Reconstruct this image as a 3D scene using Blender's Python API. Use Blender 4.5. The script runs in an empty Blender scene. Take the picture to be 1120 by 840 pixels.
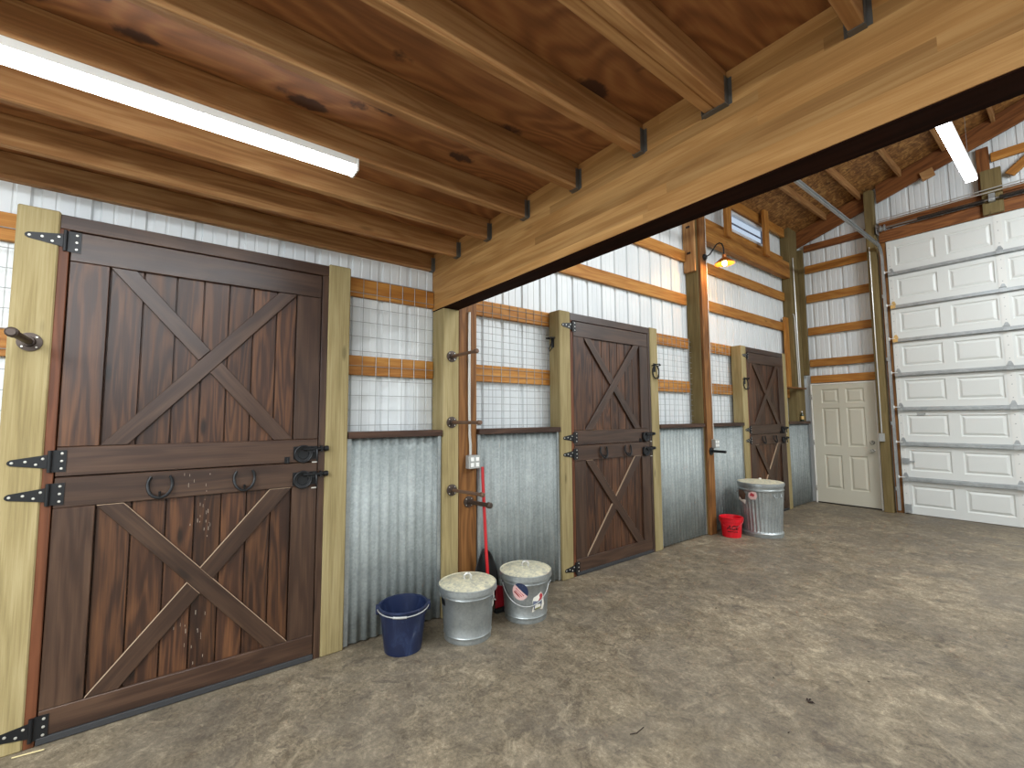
import bpy, math, random
from mathutils import Vector, Matrix
random.seed(11)
S = bpy.context.scene
COL = S.collection
PI = math.pi

# ------------------------------------------------------------------ mesh helper
class MB:
    def __init__(s):
        s.v = []; s.f = []; s.uv = []; s.m = []; s.sm = []
    def face(s, pts, uvs=None, m=0, smooth=False):
        i = len(s.v); s.v += [tuple(p) for p in pts]
        s.f.append(list(range(i, i + len(pts))))
        s.uv.append(uvs if uvs else [(p[0], p[1]) for p in pts]); s.m.append(m); s.sm.append(smooth)
    def mesh(s, verts, faces, uvs, m=0, smooth=False):
        i = len(s.v); s.v += [tuple(p) for p in verts]
        for f, u in zip(faces, uvs):
            s.f.append([a + i for a in f]); s.uv.append(u); s.m.append(m); s.sm.append(smooth)
    def box(s, x0, x1, y0, y1, z0, z1, m=0, M=None):
        c = [(x0,y0,z0),(x1,y0,z0),(x1,y1,z0),(x0,y1,z0),(x0,y0,z1),(x1,y0,z1),(x1,y1,z1),(x0,y1,z1)]
        fs = [(0,3,2,1),(4,5,6,7),(0,1,5,4),(1,2,6,5),(2,3,7,6),(3,0,4,7)]
        d = [abs(x1-x0), abs(y1-y0), abs(z1-z0)]
        la = d.index(max(d)); ot = [a for a in (0,1,2) if a != la]
        def uv(p): return (p[la], p[ot[0]] + p[ot[1]])
        us = [[uv(c[a]) for a in f] for f in fs]
        if M: c = [tuple(M @ Vector(p)) for p in c]
        s.mesh(c, fs, us, m)
        return s
    def prism(s, poly, t0, t1, plane='yz', m=0, udir=(1, 0)):
        a = sum(poly[i][0]*poly[(i+1)%len(poly)][1]-poly[(i+1)%len(poly)][0]*poly[i][1] for i in range(len(poly)))
        if a < 0: poly = poly[::-1]
        def P(q, t):
            if plane == 'yz': return (t, q[0], q[1])
            if plane == 'xz': return (q[0], t, q[1])
            return (q[0], q[1], t)
        n = len(poly); L = math.hypot(*udir); ux, uy = udir[0]/L, udir[1]/L
        def uv(q, e=0): return (q[0]*ux+q[1]*uy, -q[0]*uy+q[1]*ux+e)
        v = [P(q, t0) for q in poly] + [P(q, t1) for q in poly]
        fs = [list(range(n))[::-1], list(range(n, 2*n))]
        us = [[uv(poly[k]) for k in fs[0]], [uv(poly[k-n]) for k in fs[1]]]
        for i in range(n):
            j = (i+1) % n
            fs.append([i, j, n+j, n+i]); us.append([uv(poly[i]), uv(poly[j]), uv(poly[j], t1-t0), uv(poly[i], t1-t0)])
        if plane == 'xz': fs = [f[::-1] for f in fs]; us = [u[::-1] for u in us]
        s.mesh(v, fs, us, m)
        return s
    def lathe(s, prof, c=(0,0,0), n=40, m=0, axis='z', cap=False):
        v = []; fs = []; us = []
        for r, h in prof:
            for k in range(n):
                a = 2*PI*k/n
                p = (r*math.cos(a), r*math.sin(a), h)
                if axis == 'x': p = (p[2], p[0], p[1])
                elif axis == 'y': p = (p[1], p[2], p[0])
                v.append((p[0]+c[0], p[1]+c[1], p[2]+c[2]))
        for i in range(len(prof)-1):
            for k in range(n):
                k2 = (k+1) % n
                fs.append([i*n+k, i*n+k2, (i+1)*n+k2, (i+1)*n+k])
                us.append([(prof[i][1], k/n), (prof[i][1], (k+1)/n), (prof[i+1][1]+.01, (k+1)/n), (prof[i+1][1]+.01, k/n)])
        if cap:
            fs.append(list(range(n))[::-1]); us.append([(v[k][0], v[k][1]) for k in fs[-1]])
            b = (len(prof)-1)*n
            fs.append([b+k for k in range(n)]); us.append([(v[k][0], v[k][1]) for k in fs[-1]])
        s.mesh(v, fs, us, m, True)
        return s
    def tube(s, pts, r, n=8, m=0, closed=False):
        pts = [Vector(p) for p in pts]; N = len(pts)
        rr = r if isinstance(r, (list, tuple)) else [r]*N
        v = []; up = None; Ls = 0; rows = []
        for i, p in enumerate(pts):
            if closed: t = pts[(i+1)%N]-pts[i-1]
            else: t = pts[min(i+1,N-1)]-pts[max(i-1,0)]
            t.normalize()
            if up is None:
                up = Vector((0,0,1)) if abs(t.z) < .9 else Vector((1,0,0))
            a = (up - t*up.dot(t)).normalized(); b = t.cross(a); up = a
            for k in range(n):
                g = 2*PI*k/n
                v.append(p + (a*math.cos(g)+b*math.sin(g))*rr[i])
            if i: Ls += (pts[i]-pts[i-1]).length
            rows.append(Ls)
        fs = []; us = []
        for i in range(N if closed else N-1):
            j = (i+1) % N
            for k in range(n):
                k2 = (k+1) % n
                fs.append([i*n+k, i*n+k2, j*n+k2, j*n+k]); us.append([(rows[i],k/n),(rows[i],(k+1)/n),(rows[j],(k+1)/n),(rows[j],k/n)])
        if not closed:
            fs.append(list(range(n))[::-1]); us.append([(0,0)]*n)
            fs.append([(N-1)*n+k for k in range(n)]); us.append([(0,0)]*n)
        s.mesh(v, fs, us, m, True)
        return s
    def build(s, name, mats, parent=None, origin=None, bevel=0, solid=0, bseg=1, sharp=35):
        xs = [p[0] for p in s.v]; ys = [p[1] for p in s.v]; zs = [p[2] for p in s.v]
        if origin is None:
            origin = ((min(xs)+max(xs))/2, (min(ys)+max(ys))/2, min(zs))
        o = Vector(origin)
        me = bpy.data.meshes.new(name)
        me.from_pydata([Vector(p)-o for p in s.v], [], s.f)
        ul = me.uv_layers.new(name='UVMap')
        flat = [c for u in s.uv for q in u for c in q]
        ul.data.foreach_set('uv', flat)
        for mt in (mats if isinstance(mats, (list, tuple)) else [mats]): me.materials.append(mt)
        me.polygons.foreach_set('material_index', s.m)
        me.polygons.foreach_set('use_smooth', s.sm)
        if any(s.sm): me.set_sharp_from_angle(angle=math.radians(sharp))
        ob = bpy.data.objects.new(name, me); COL.objects.link(ob)
        if parent:
            ob.parent = parent
            w = Vector((0,0,0)); q = parent
            while q: w += q.location; q = q.parent
            ob.location = o - w
        else: ob.location = o
        if solid:
            md = ob.modifiers.new('solid', 'SOLIDIFY'); md.thickness = solid; md.offset = -1
        if bevel:
            md = ob.modifiers.new('bevel', 'BEVEL'); md.width = bevel; md.segments = bseg; md.limit_method = 'ANGLE'
        return ob

def tag(o, label, cat, group=None, kind=None):
    o['label'] = label; o['category'] = cat
    if group: o['group'] = group
    if kind: o['kind'] = kind
    return o
def struct(o, label=None, cat=None):
    o['kind'] = 'structure'
    if label: o['label'] = label
    if cat: o['category'] = cat
    return o
def empty(name, loc):
    o = bpy.data.objects.new(name, None); COL.objects.link(o); o.location = loc; o.empty_display_size = .1
    return o
def copy_tree(o, parent=None):
    c = o.copy(); COL.objects.link(c)
    if parent: c.parent = parent
    for ch in [k for k in bpy.data.objects if k.parent == o]: copy_tree(ch, c)
    return c

# ------------------------------------------------------------------ materials
class NT:
    def __init__(s, name):
        s.mat = bpy.data.materials.new(name); s.mat.use_nodes = True
        s.t = s.mat.node_tree; s.b = s.t.nodes['Principled BSDF']
    def n(s, typ, **kw):
        x = s.t.nodes.new(typ)
        for k, v in kw.items():
            if k.startswith('i_'):
                key = k[2:]; key = int(key) if key.isdigit() else key.replace('_', ' ')
                x.inputs[key].default_value = v
            else: setattr(x, k, v)
        return x
    def l(s, a, b): s.t.links.new(a, b)
    def math(s, op, a, b=None, clamp=False):
        x = s.n('ShaderNodeMath', operation=op); x.use_clamp = clamp
        for i, q in enumerate((a, b)):
            if q is None: continue
            if hasattr(q, 'links') or hasattr(q, 'is_output'): s.l(q, x.inputs[i])
            else: x.inputs[i].default_value = q
        return x.outputs[0]
    def ramp(s, fac, stops):
        x = s.n('ShaderNodeValToRGB'); e = x.color_ramp.elements
        while len(e) < len(stops): e.new(.5)
        for k, (p, c) in enumerate(stops):
            e[k].position = p; e[k].color = (*c, 1) if len(c) == 3 else c
        s.l(fac, x.inputs[0]); return x.outputs[0]
    def mix(s, fac, a, b, blend='MIX'):
        x = s.n('ShaderNodeMix', data_type='RGBA', blend_type=blend)
        for sock, q in ((x.inputs['Factor'], fac), (x.inputs[6], a), (x.inputs[7], b)):
            if hasattr(q, 'is_output'): s.l(q, sock)
            elif isinstance(q, (int, float)): sock.default_value = q
            else: sock.default_value = (*q, 1) if len(q) == 3 else q
        return x.outputs[2]
    def noise(s, vec, scale, detail=3, rough=.55, dist=0):
        x = s.n('ShaderNodeTexNoise'); x.inputs['Scale'].default_value = scale; x.inputs['Detail'].default_value = detail
        x.inputs['Roughness'].default_value = rough; x.inputs['Distortion'].default_value = dist
        s.l(vec, x.inputs['Vector']); return x.outputs['Fac']
    def maps(s, vec, sc):
        x = s.n('ShaderNodeMapping'); x.inputs['Scale'].default_value = sc; s.l(vec, x.inputs['Vector']); return x.outputs[0]
    def bump(s, h, strength, dist=.002):
        x = s.n('ShaderNodeBump'); x.inputs['Strength'].default_value = strength; x.inputs['Distance'].default_value = dist
        s.l(h, x.inputs['Height']); s.l(x.outputs[0], s.b.inputs['Normal'])
def lin(h):
    h = h.lstrip('#'); r = []
    for i in (0, 2, 4):
        c = int(h[i:i+2], 16)/255
        r.append(c/12.92 if c <= .04045 else ((c+.055)/1.055)**2.4)
    return tuple(r)

def plain(name, col, rough=.5, metal=0, spec=.5):
    k = NT(name); k.b.inputs['Base Color'].default_value = (*(lin(col) if isinstance(col, str) else col), 1)
    k.b.inputs['Roughness'].default_value = rough; k.b.inputs['Metallic'].default_value = metal
    k.b.inputs['Specular IOR Level'].default_value = spec
    tc = k.n('ShaderNodeTexCoord'); nz = k.noise(tc.outputs['Object'], 35, 3)
    r = k.math('ADD', k.math('MULTIPLY', nz, .16), rough-.08); k.l(r, k.b.inputs['Roughness'])
    return k.mat

def wood(name, dark, mid, light, rough=.6, var=.35, knot=.5, ring=9, fine=.35, spec=.3, bump=.15, rw=.28):
    """board wood: u runs along the board, every board of a mesh gets its own offset and tone"""
    k = NT(name)
    uv = k.n('ShaderNodeUVMap'); geo = k.n('ShaderNodeNewGeometry'); oi = k.n('ShaderNodeObjectInfo')
    rnd = k.math('FRACT', k.math('ADD', geo.outputs['Random Per Island'], oi.outputs['Random']))
    cx = k.n('ShaderNodeCombineXYZ'); k.l(k.math('MULTIPLY', rnd, 37.0), cx.inputs[0]); k.l(k.math('MULTIPLY', rnd, 53.0), cx.inputs[1])
    ad = k.n('ShaderNodeVectorMath', operation='ADD'); k.l(uv.outputs[0], ad.inputs[0]); k.l(cx.outputs[0], ad.inputs[1])
    p = ad.outputs[0]
    low = k.noise(k.maps(p, (.8, 8, 1)), 1.0, 2, .5, .2)
    rings = k.math('SINE', k.math('MULTIPLY', low, ring*6.283))
    rings = k.math('MULTIPLY', k.math('ADD', rings, 1), .5)
    fin = k.noise(k.maps(p, (3, 110, 1)), 1.0, 4, .65)
    med = k.noise(k.maps(p, (.9, 9, 1)), 1.0, 3, .6)
    g = k.math('ADD', k.math('MULTIPLY', rings, rw), k.math('ADD', k.math('MULTIPLY', fin, fine), k.math('MULTIPLY', med, 1.1-fine-rw)))
    c = k.ramp(g, [(.22, dark), (.5, mid), (.78, light)])
    vor = k.n('ShaderNodeTexVoronoi'); vor.inputs['Scale'].default_value = 1; k.l(k.maps(p, (1.7, 6.5, 1)), vor.inputs['Vector'])
    kn = k.ramp(vor.outputs['Distance'], [(.05, (1, 1, 1)), (.11, (0, 0, 0))])
    c = k.mix(k.math('MULTIPLY', kn, knot), c, tuple(q*.45 for q in dark))
    val = k.math('ADD', k.math('MULTIPLY', k.math('FRACT', k.math('MULTIPLY', rnd, 7.31)), var), 1-var*.5)
    hs = k.n('ShaderNodeHueSaturation'); k.l(val, hs.inputs['Value']); k.l(c, hs.inputs['Color'])
    k.l(hs.outputs[0], k.b.inputs['Base Color'])
    k.l(k.math('ADD', k.math('MULTIPLY', fin, .25), rough-.12), k.b.inputs['Roughness'])
    k.b.inputs['Specular IOR Level'].default_value = spec
    k.bump(g, bump)
    return k.mat

M = {}
M['fir'] = wood('fir_framing', lin('6c4627'), lin('976b40'), lin('bb9262'), .62, .25, .45, 8, .4, .3, .15, .14)
M['girt'] = wood('orange_girt', lin('734519'), lin('9c662b'), lin('bb8844'), .6, .25, .55, 7, .4, .3, .15, .14)
M['brown'] = wood('brown_treated', lin('4a2e16'), lin('6c4622'), lin('875c31'), .6, .2, .5, 7)
M['pt'] = wood('green_treated', lin('63573a'), lin('8f8059'), lin('ab9d76'), .75, .14, .5, 5, .5, .2, .3, .08)
M['ptdark'] = wood('aged_treated', lin('4a3f29'), lin('6b5c3b'), lin('857550'), .75, .12, .5, 4, .5, .2, .3, .08)
M['stain'] = wood('dark_stained_pine', lin('1d120c'), lin('362116'), lin('674329'), .40, .6, .85, 9, .40, .45, .25, .15)
M['stainframe'] = wood('dark_stained_frame', lin('251812'), lin('38261c'), lin('523c2d'), .36, .3, .7, 6, .4, .5, .2, .14)
M['jamb'] = wood('red_brown_jamb', lin('3d2213'), lin('58321d'), lin('6b4029'), .5, .2, .4, 6)
M['lam'] = wood('glulam_layers', lin('80592e'), lin('a37845'), lin('c29a63'), .6, .5, .4, 6, .4, .3, .15, .12)
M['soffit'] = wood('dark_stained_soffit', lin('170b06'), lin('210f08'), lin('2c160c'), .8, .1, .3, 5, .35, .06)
M['rail'] = wood('brown_cap_rail', lin('2b1c15'), lin('3d2a20'), lin('50392c'), .45, .15, .4, 5)
M['red'] = wood('red_brown_girt', lin('4f2c17'), lin('724523'), lin('8b5930'), .6, .2, .4, 6)

def concrete():
    k = NT('stained_concrete'); tc = k.n('ShaderNodeTexCoord'); p = tc.outputs['Object']
    a = k.noise(p, .9, 6, .62, .6); b = k.noise(p, 5, 6, .65, .4); d = k.noise(p, 38, 5, .7); e = k.noise(k.maps(p, (1, 1.6, 1)), 2.1, 7, .7, 1.2)
    fg = k.noise(p, 60, 6, .8); f2 = k.noise(p, 190, 3, .7); m2 = k.noise(p, 13, 6, .72, .8)
    g = k.math('ADD', k.math('MULTIPLY', a, .30), k.math('ADD', k.math('MULTIPLY', b, .34), k.math('ADD', k.math('MULTIPLY', m2, .44), k.math('ADD', k.math('MULTIPLY', fg, .46), k.math('MULTIPLY', f2, .16)))))
    c = k.ramp(g, [(.66, lin('40392f')), (.78, lin('635949')), (.89, lin('7c715e')), (1.02, lin('a3967e'))])
    big = k.noise(p, 1.5, 5, .6, .7)
    c = k.mix(k.ramp(big, [(.40, (.4, .4, .4)), (.56, (0, 0, 0))]), c, lin('5d574f'))
    w = k.noise(p, 4.2, 8, .78, 1.8)
    c = k.mix(k.ramp(w, [(.54, (0, 0, 0)), (.68, (.5, .5, .5))]), c, lin('a49880'))
    s2 = k.noise(p, 8, 6, .75, 1.0)
    c = k.mix(k.ramp(s2, [(.34, (.6, .6, .6)), (.44, (0, 0, 0))]), c, lin('484039'))
    k.l(c, k.b.inputs['Base Color'])
    k.l(k.math('ADD', k.math('MULTIPLY', b, .35), .38), k.b.inputs['Roughness']); k.b.inputs['Specular IOR Level'].default_value = .3
    k.bump(k.math('ADD', d, fg), .35, .003)
    return k.mat
M['concrete'] = concrete()

def osb():
    k = NT('strand_board'); tc = k.n('ShaderNodeTexCoord'); p = tc.outputs['Object']
    nz = k.n('ShaderNodeTexNoise'); nz.inputs['Scale'].default_value = 5; k.l(p, nz.inputs['Vector'])
    mv = k.n('ShaderNodeVectorMath', operation='MULTIPLY_ADD'); k.l(nz.outputs['Color'], mv.inputs[0]); mv.inputs[1].default_value = (.12, .12, .12); k.l(p, mv.inputs[2])
    v1 = k.n('ShaderNodeTexVoronoi'); v1.inputs['Scale'].default_value = 1; k.l(k.maps(mv.outputs[0], (14, 44, 14)), v1.inputs['Vector'])
    v2 = k.n('ShaderNodeTexVoronoi'); v2.inputs['Scale'].default_value = 1; k.l(k.maps(mv.outputs[0], (40, 13, 40)), v2.inputs['Vector'])
    s1 = k.n('ShaderNodeSeparateColor'); k.l(v1.outputs['Color'], s1.inputs[0]); s2 = k.n('ShaderNodeSeparateColor'); k.l(v2.outputs['Color'], s2.inputs[0])
    g = k.math('ADD', k.math('MULTIPLY', s1.outputs[0], .5), k.math('MULTIPLY', s2.outputs[0], .5))
    k.l(k.ramp(g, [(.1, lin('5c3917')), (.5, lin('85592a')), (.9, lin('ab8148'))]), k.b.inputs['Base Color'])
    k.b.inputs['Roughness'].default_value = .65
    return k.mat
M['osb'] = osb()

def ply():
    k = NT('fir_plywood'); tc = k.n('ShaderNodeTexCoord'); p = tc.outputs['Object']
    low = k.noise(k.maps(p, (2.4, .9, 1)), 1, 2, .5, .4)
    r = k.math('MULTIPLY', k.math('ADD', k.math('SINE', k.math('MULTIPLY', low, 95)), 1), .5)
    f = k.noise(k.maps(p, (60, 4, 1)), 1, 4)
    g = k.math('ADD', k.math('MULTIPLY', r, .35), k.math('MULTIPLY', f, .6))
    c = k.ramp(g, [(.15, lin('6d421f')), (.5, lin('87552d')), (.85, lin('a17040'))])
    v = k.n('ShaderNodeTexVoronoi'); v.inputs['Scale'].default_value = 1; k.l(k.maps(p, (5.2, 2.6, 1)), v.inputs['Vector'])
    nn = k.noise(p, 22, 3)
    dd = k.math('ADD', v.outputs['Distance'], k.math('MULTIPLY', nn, .22))
    c = k.mix(k.ramp(dd, [(.28, (.9, .9, .9)), (.34, (0, 0, 0))]), c, lin('34190c'))
    k.l(c, k.b.inputs['Base Color']); k.b.inputs['Roughness'].default_value = .65
    return k.mat
M['ply'] = ply()

def galv(name, dark, light, metal=.35, rough=.42, sc=60, streak=.4):
    k = NT(name); tc = k.n('ShaderNodeTexCoord'); p = tc.outputs['Object']
    v = k.n('ShaderNodeTexVoronoi'); v.inputs['Scale'].default_value = sc; k.l(p, v.inputs['Vector'])
    s1 = k.n('ShaderNodeSeparateColor'); k.l(v.outputs['Color'], s1.inputs[0])
    st = k.noise(k.maps(p, (14, 14, .8)), 1, 5, .65)
    bl = k.noise(p, 6, 5, .65)
    g = k.math('ADD', k.math('MULTIPLY', s1.outputs[0], .12), k.math('ADD', k.math('MULTIPLY', st, streak), k.math('MULTIPLY', bl, .88-streak)))
    k.l(k.ramp(g, [(.28, dark), (.72, light)]), k.b.inputs['Base Color'])
    k.b.inputs['Metallic'].default_value = metal
    k.l(k.math('ADD', k.math('MULTIPLY', bl, .3), rough-.12), k.b.inputs['Roughness'])
    return k.mat
M['corr'] = galv('corrugated_galvanized', lin('6d7574'), lin('a7adab'), .1, .52, 70, .5)
M['galv'] = galv('galvanized_sheet', lin('8b9192'), lin('b2b7b6'), .72, .34, 80, .2)
M['track'] = galv('galvanized_track', lin('8f9496'), lin('b9bcbc'), .5, .34, 60, .2)
def dusty():
    k = NT('dusty_lid'); tc = k.n('ShaderNodeTexCoord'); p = tc.outputs['Object']
    a = k.noise(p, 26, 6, .7, 1.2)
    k.l(k.ramp(a, [(.35, lin('9c9d92')), (.52, lin('c6c2a9')), (.68, lin('ddd6b6'))]), k.b.inputs['Base Color'])
    k.b.inputs['Metallic'].default_value = .15; k.b.inputs['Roughness'].default_value = .55
    return k.mat
M['dusty'] = dusty()
def steel():
    k = NT('white_wall_steel'); tc = k.n('ShaderNodeTexCoord'); p = tc.outputs['Object']
    a = k.noise(k.maps(p, (2, 2, .5)), 1.5, 4)
    k.l(k.ramp(a, [(.3, lin('cfd4d6')), (.7, lin('dfe2e2'))]), k.b.inputs['Base Color'])
    k.b.inputs['Roughness'].default_value = .4; k.b.inputs['Specular IOR Level'].default_value = .4
    return k.mat
M['steel'] = steel()
M['white'] = plain('white_paint', 'd9d9d4', .4)
M['garage'] = plain('garage_white', 'd4d6d2', .45)
M['mandoor'] = plain('beige_door_paint', 'c2bdac', .42)
M['doorframe'] = plain('white_frame', 'e6e3da', .45)
M['black'] = plain('black_iron', '17181a', .45, .3)
M['iron'] = plain('dark_pipe_iron', '4a3f38', .5, .5)
M['rust'] = plain('brown_pipe_iron', '6b5140', .55, .4)
M['screw'] = plain('zinc_screw', 'cfcdc4', .35, .6)
M['hanger'] = plain('zinc_hanger', '6c6c69', .45, .6)
M['sweep'] = plain('grey_rubber_sweep', '2e2e2f', .8)
M['ledge2'] = plain('dried_whitewash', '9a8d80', .8)
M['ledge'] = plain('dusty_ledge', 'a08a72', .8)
M['blue'] = None
def blueplastic():
    k = NT('navy_bucket_plastic'); tc = k.n('ShaderNodeTexCoord'); p = tc.outputs['Object']
    a = k.noise(k.maps(p, (8, 8, 3)), 1.6, 6, .7, .8)
    k.l(k.ramp(a, [(.55, lin('17213d')), (.68, lin('2a3654')), (.80, lin('6d7075'))]), k.b.inputs['Base Color'])
    k.b.inputs['Roughness'].default_value = .38
    return k.mat
M['blue'] = blueplastic()
M['redp'] = plain('red_plastic', 'cf1524', .35)
M['redh'] = plain('red_handle', 'b3141c', .4)
M['darkred'] = plain('dark_red_plastic', '8c1420', .45)
M['blackp'] = plain('black_plastic', '161616', .5)
M['wire'] = plain('galvanized_wire', '9a9d9d', .4, .5)
M['pipe'] = plain('steel_conduit', 'c4c3be', .32, .45)
M['bailwire'] = plain('bright_bail_wire', 'b2b4b2', .35, .3)
M['shaft'] = plain('shaft_steel', '8a8580', .4, .7)
M['spring'] = plain('oiled_spring', '3b3633', .45, .6)
M['boxm'] = plain('outlet_box_grey', 'a9aaa6', .4, .3)
M['outlet'] = plain('outlet_white', 'e6e6e2', .35)
M['brass'] = plain('brushed_nickel', 'b9b6ae', .28, .7)
M['yellow'] = plain('yellow_zinc', 'd3b071', .4, .4)
M['navy'] = plain('sticker_navy', '23304f', .4)
M['stred'] = plain('sticker_red', 'b23a42', .4)
M['stwhite'] = plain('sticker_white', 'e3ded2', .4)
M['stpink'] = plain('sticker_pink', 'd9b3ae', .4)
M['stgreen'] = plain('sticker_olive', '7d7c4c', .4)
M['stgrey'] = plain('sticker_grey', '6b7183', .4)
M['bottle'] = plain('dark_green_bottle', '1e2a1a', .2)
M['straw'] = plain('straw', 'c9b98a', .7)
M['chip'] = plain('dark_bark', '2b1d15', .8)
M['lampshade'] = plain('copper_shade', 'a6612a', .35, .5)
M['vinyl'] = plain('white_vinyl', 'e2e5e8', .35)
def glass():
    k = NT('window_glass'); k.b.inputs['Base Color'].default_value = (.9, .95, 1, 1); k.b.inputs['Roughness'].default_value = .05
    k.b.inputs['Transmission Weight'].default_value = 1; k.b.inputs['IOR'].default_value = 1.02
    return k.mat
M['glass'] = glass()
def emit(name, col, st):
    k = NT(name); k.b.inputs['Base Color'].default_value = (*col, 1)
    k.b.inputs['Emission Color'].default_value = (*col, 1); k.b.inputs['Emission Strength'].default_value = st
    return k.mat

# ------------------------------------------------------------------ camera (solved from the room's vanishing lines)
D = 3.05; CZ = 1.4957; YB = 8.984
a_, b_, c_ = -0.917464527, 0.0756895860, -0.00619240080
Fv = Vector((math.sin(a_)*math.cos(b_), math.cos(a_)*math.cos(b_), math.sin(b_)))
R0 = Vector((math.cos(a_), -math.sin(a_), 0)); U0 = R0.cross(Fv)
Rv = R0*math.cos(c_)+U0*math.sin(c_); Uv = -R0*math.sin(c_)+U0*math.cos(c_)
cam = bpy.data.objects.new('camera', bpy.data.cameras.new('camera')); COL.objects.link(cam)
mw = Matrix((( Rv.x, Uv.x, -Fv.x, D), (Rv.y, Uv.y, -Fv.y, 0), (Rv.z, Uv.z, -Fv.z, CZ), (0, 0, 0, 1)))
cam.matrix_world = mw
cam.data.sensor_width = 36; cam.data.lens = 485.300731/1120*36; cam.data.clip_start = .02
S.camera = cam

# ------------------------------------------------------------------ shell
XR = 6.6; YF = -4.2; RIDGE = 3.2
def rz(x):                                     # roof deck underside
    return 4.56 + .325*min(x, 2*RIDGE-x) + .30
f = MB().box(-.3, XR+.1, YF-.1, YB+.2, -.15, 0)
struct(f.build('floor', M['concrete'], origin=(0, 0, 0)), 'worn brown-grey concrete floor with pale and dark stains', 'floor')

def ribwall(axis, pos, sgn, a0, a1, z0, ztop, phase=0, hole=None):
    """steel sheet with major ribs every 0.229 m and two faint minor ribs between; sgn = side the grooves sink to"""
    pr = []
    P = .2286; k = math.floor((a0-phase)/P)-1
    while phase+k*P < a1+P:
        c = phase+k*P
        for off, d in ((-.022, 0), (-.013, .017), (.013, .017), (.022, 0), (.068, 0), (.073, .0035), (.081, .0035), (.086, 0), (.142, 0), (.147, .0035), (.155, .0035), (.160, 0)):
            pr.append((c+off, d))
        k += 1
    pr = [(a, d) for a, d in pr if a0 < a < a1]
    pr = [(a0, 0)]+pr+[(a1, 0)]
    if hole:
        ins = []
        for h in hole[:2]:
            for i in range(len(pr)-1):
                if pr[i][0] <= h <= pr[i+1][0]:
                    t = (h-pr[i][0])/(pr[i+1][0]-pr[i][0]+1e-9); ins.append((h, pr[i][1]+t*(pr[i+1][1]-pr[i][1])))
        pr = sorted(pr+ins)
    m = MB()
    def pt(a, d, z): return (pos+sgn*d, a, z) if axis == 'y' else (a, pos+sgn*d, z)
    for (a, d), (b, e) in zip(pr, pr[1:]):
        segs = [(z0, z0, ztop(a), ztop(b))]
        if hole and a >= hole[0]-1e-6 and b <= hole[1]+1e-6:
            segs = [(z0, z0, hole[2], hole[2]), (hole[3], hole[3], ztop(a), ztop(b))]
        for (za, zb, zc, zd) in segs:
            q = [pt(a, d, za), pt(b, e, zb), pt(b, e, zd), pt(a, d, zc)]
            if (axis == 'y') == (sgn < 0): pass
            m.face(q, [(z[2], a) for z in q])
    return m
WH = (6.66, 7.90, 4.34, 4.67)
struct(ribwall('y', -.195, -1, YF, YB+.06, 0, lambda a: 5.0, phase=-.601, hole=WH).build('wall_left', M['steel']), 'white ribbed steel cladding of the long left wall', 'wall')
struct(ribwall('x', YB+.062, 1, -.2, XR, 0, lambda x: rz(x)+.05, phase=.118).build('wall_back', M['steel']), 'white ribbed steel gable wall around the garage door', 'wall')
struct(ribwall('y', XR, 1, YF, YB+.06, 0, lambda a: 5.0).build('wall_right', M['steel']))
struct(ribwall('x', YF, -1, -.2, XR, 0, lambda x: rz(x)+.05).build('wall_front', M['steel']))
m = MB()
for x0, x1 in ((-.3, RIDGE), (RIDGE, XR+.3)):
    q = [(x0, YF-.2, rz(x0)), (x1, YF-.2, rz(x1)), (x1, YB+.3, rz(x1)), (x0, YB+.3, rz(x0))]
    t = [(p[0], p[1], p[2]+.012) for p in q]
    m.mesh(q+t, [[3,2,1,0],[4,5,6,7],[0,1,5,4],[1,2,6,5],[2,3,7,6],[3,0,4,7]], [[(0,0)]*4]*6)
struct(m.build('ceiling', M['osb'], origin=(0, 0, 0)), 'strand board roof deck seen above the purlins', 'ceiling')
# loft deck over the near part
JZ0, JZ1 = 2.695, 2.832
m = MB().box(-.19, XR-.02, YF+.02, 1.80, JZ1+.001, JZ1+.02)
struct(m.build('ceiling_loft', M['ply'], origin=(0, 0, JZ1)), 'plywood loft floor seen from below between the joists', 'ceiling')

# ------------------------------------------------------------------ loft beam and joists
BY0, BY1, BZ0 = 1.66, 1.80, 2.368
m = MB(); nl = 10; h = (JZ1-BZ0)/nl
for i in range(nl):
    x = -.185; 
    while x < XR-.06:
        L = random.uniform(1.1, 3.2); x1 = min(x+L, XR-.05)
        m.box(x, x1, BY0, BY1, BZ0+i*h, BZ0+(i+1)*h); x = x1
lb_ = tag(m.build('loft_beam', M['lam']), 'deep laminated timber beam carrying the loft edge', 'beam', kind='thing')
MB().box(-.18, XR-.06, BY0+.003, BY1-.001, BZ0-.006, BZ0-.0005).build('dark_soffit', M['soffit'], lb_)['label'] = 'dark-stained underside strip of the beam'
JX = [-.155, .251, .655, 1.055, 1.479, 1.884, 2.269, 2.70, 3.12, 3.53, 3.94, 4.35, 4.76, 5.17, 5.58, 5.99, 6.4]
seenl = {0: 'loft joist tight against the steel wall, lowest in the row above the near door',
         1: 'loft joist second out from the steel wall, lit along its lower half',
         2: 'brightest loft joist, second toward the wall from the tube light',
         3: 'loft joist that the long tube light hangs from',
         4: 'loft joist next to the tube light on the side away from the wall',
         5: 'loft joist over the dark plywood knots, with a split pale lower edge',
         6: 'thicker plank of the doubled loft joist, on the side away from the wall',
         7: 'short end of a loft joist at the top edge of the photo'}
seenl[2] = 'brightest loft joist, on the wall side of the long tube light'
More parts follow.
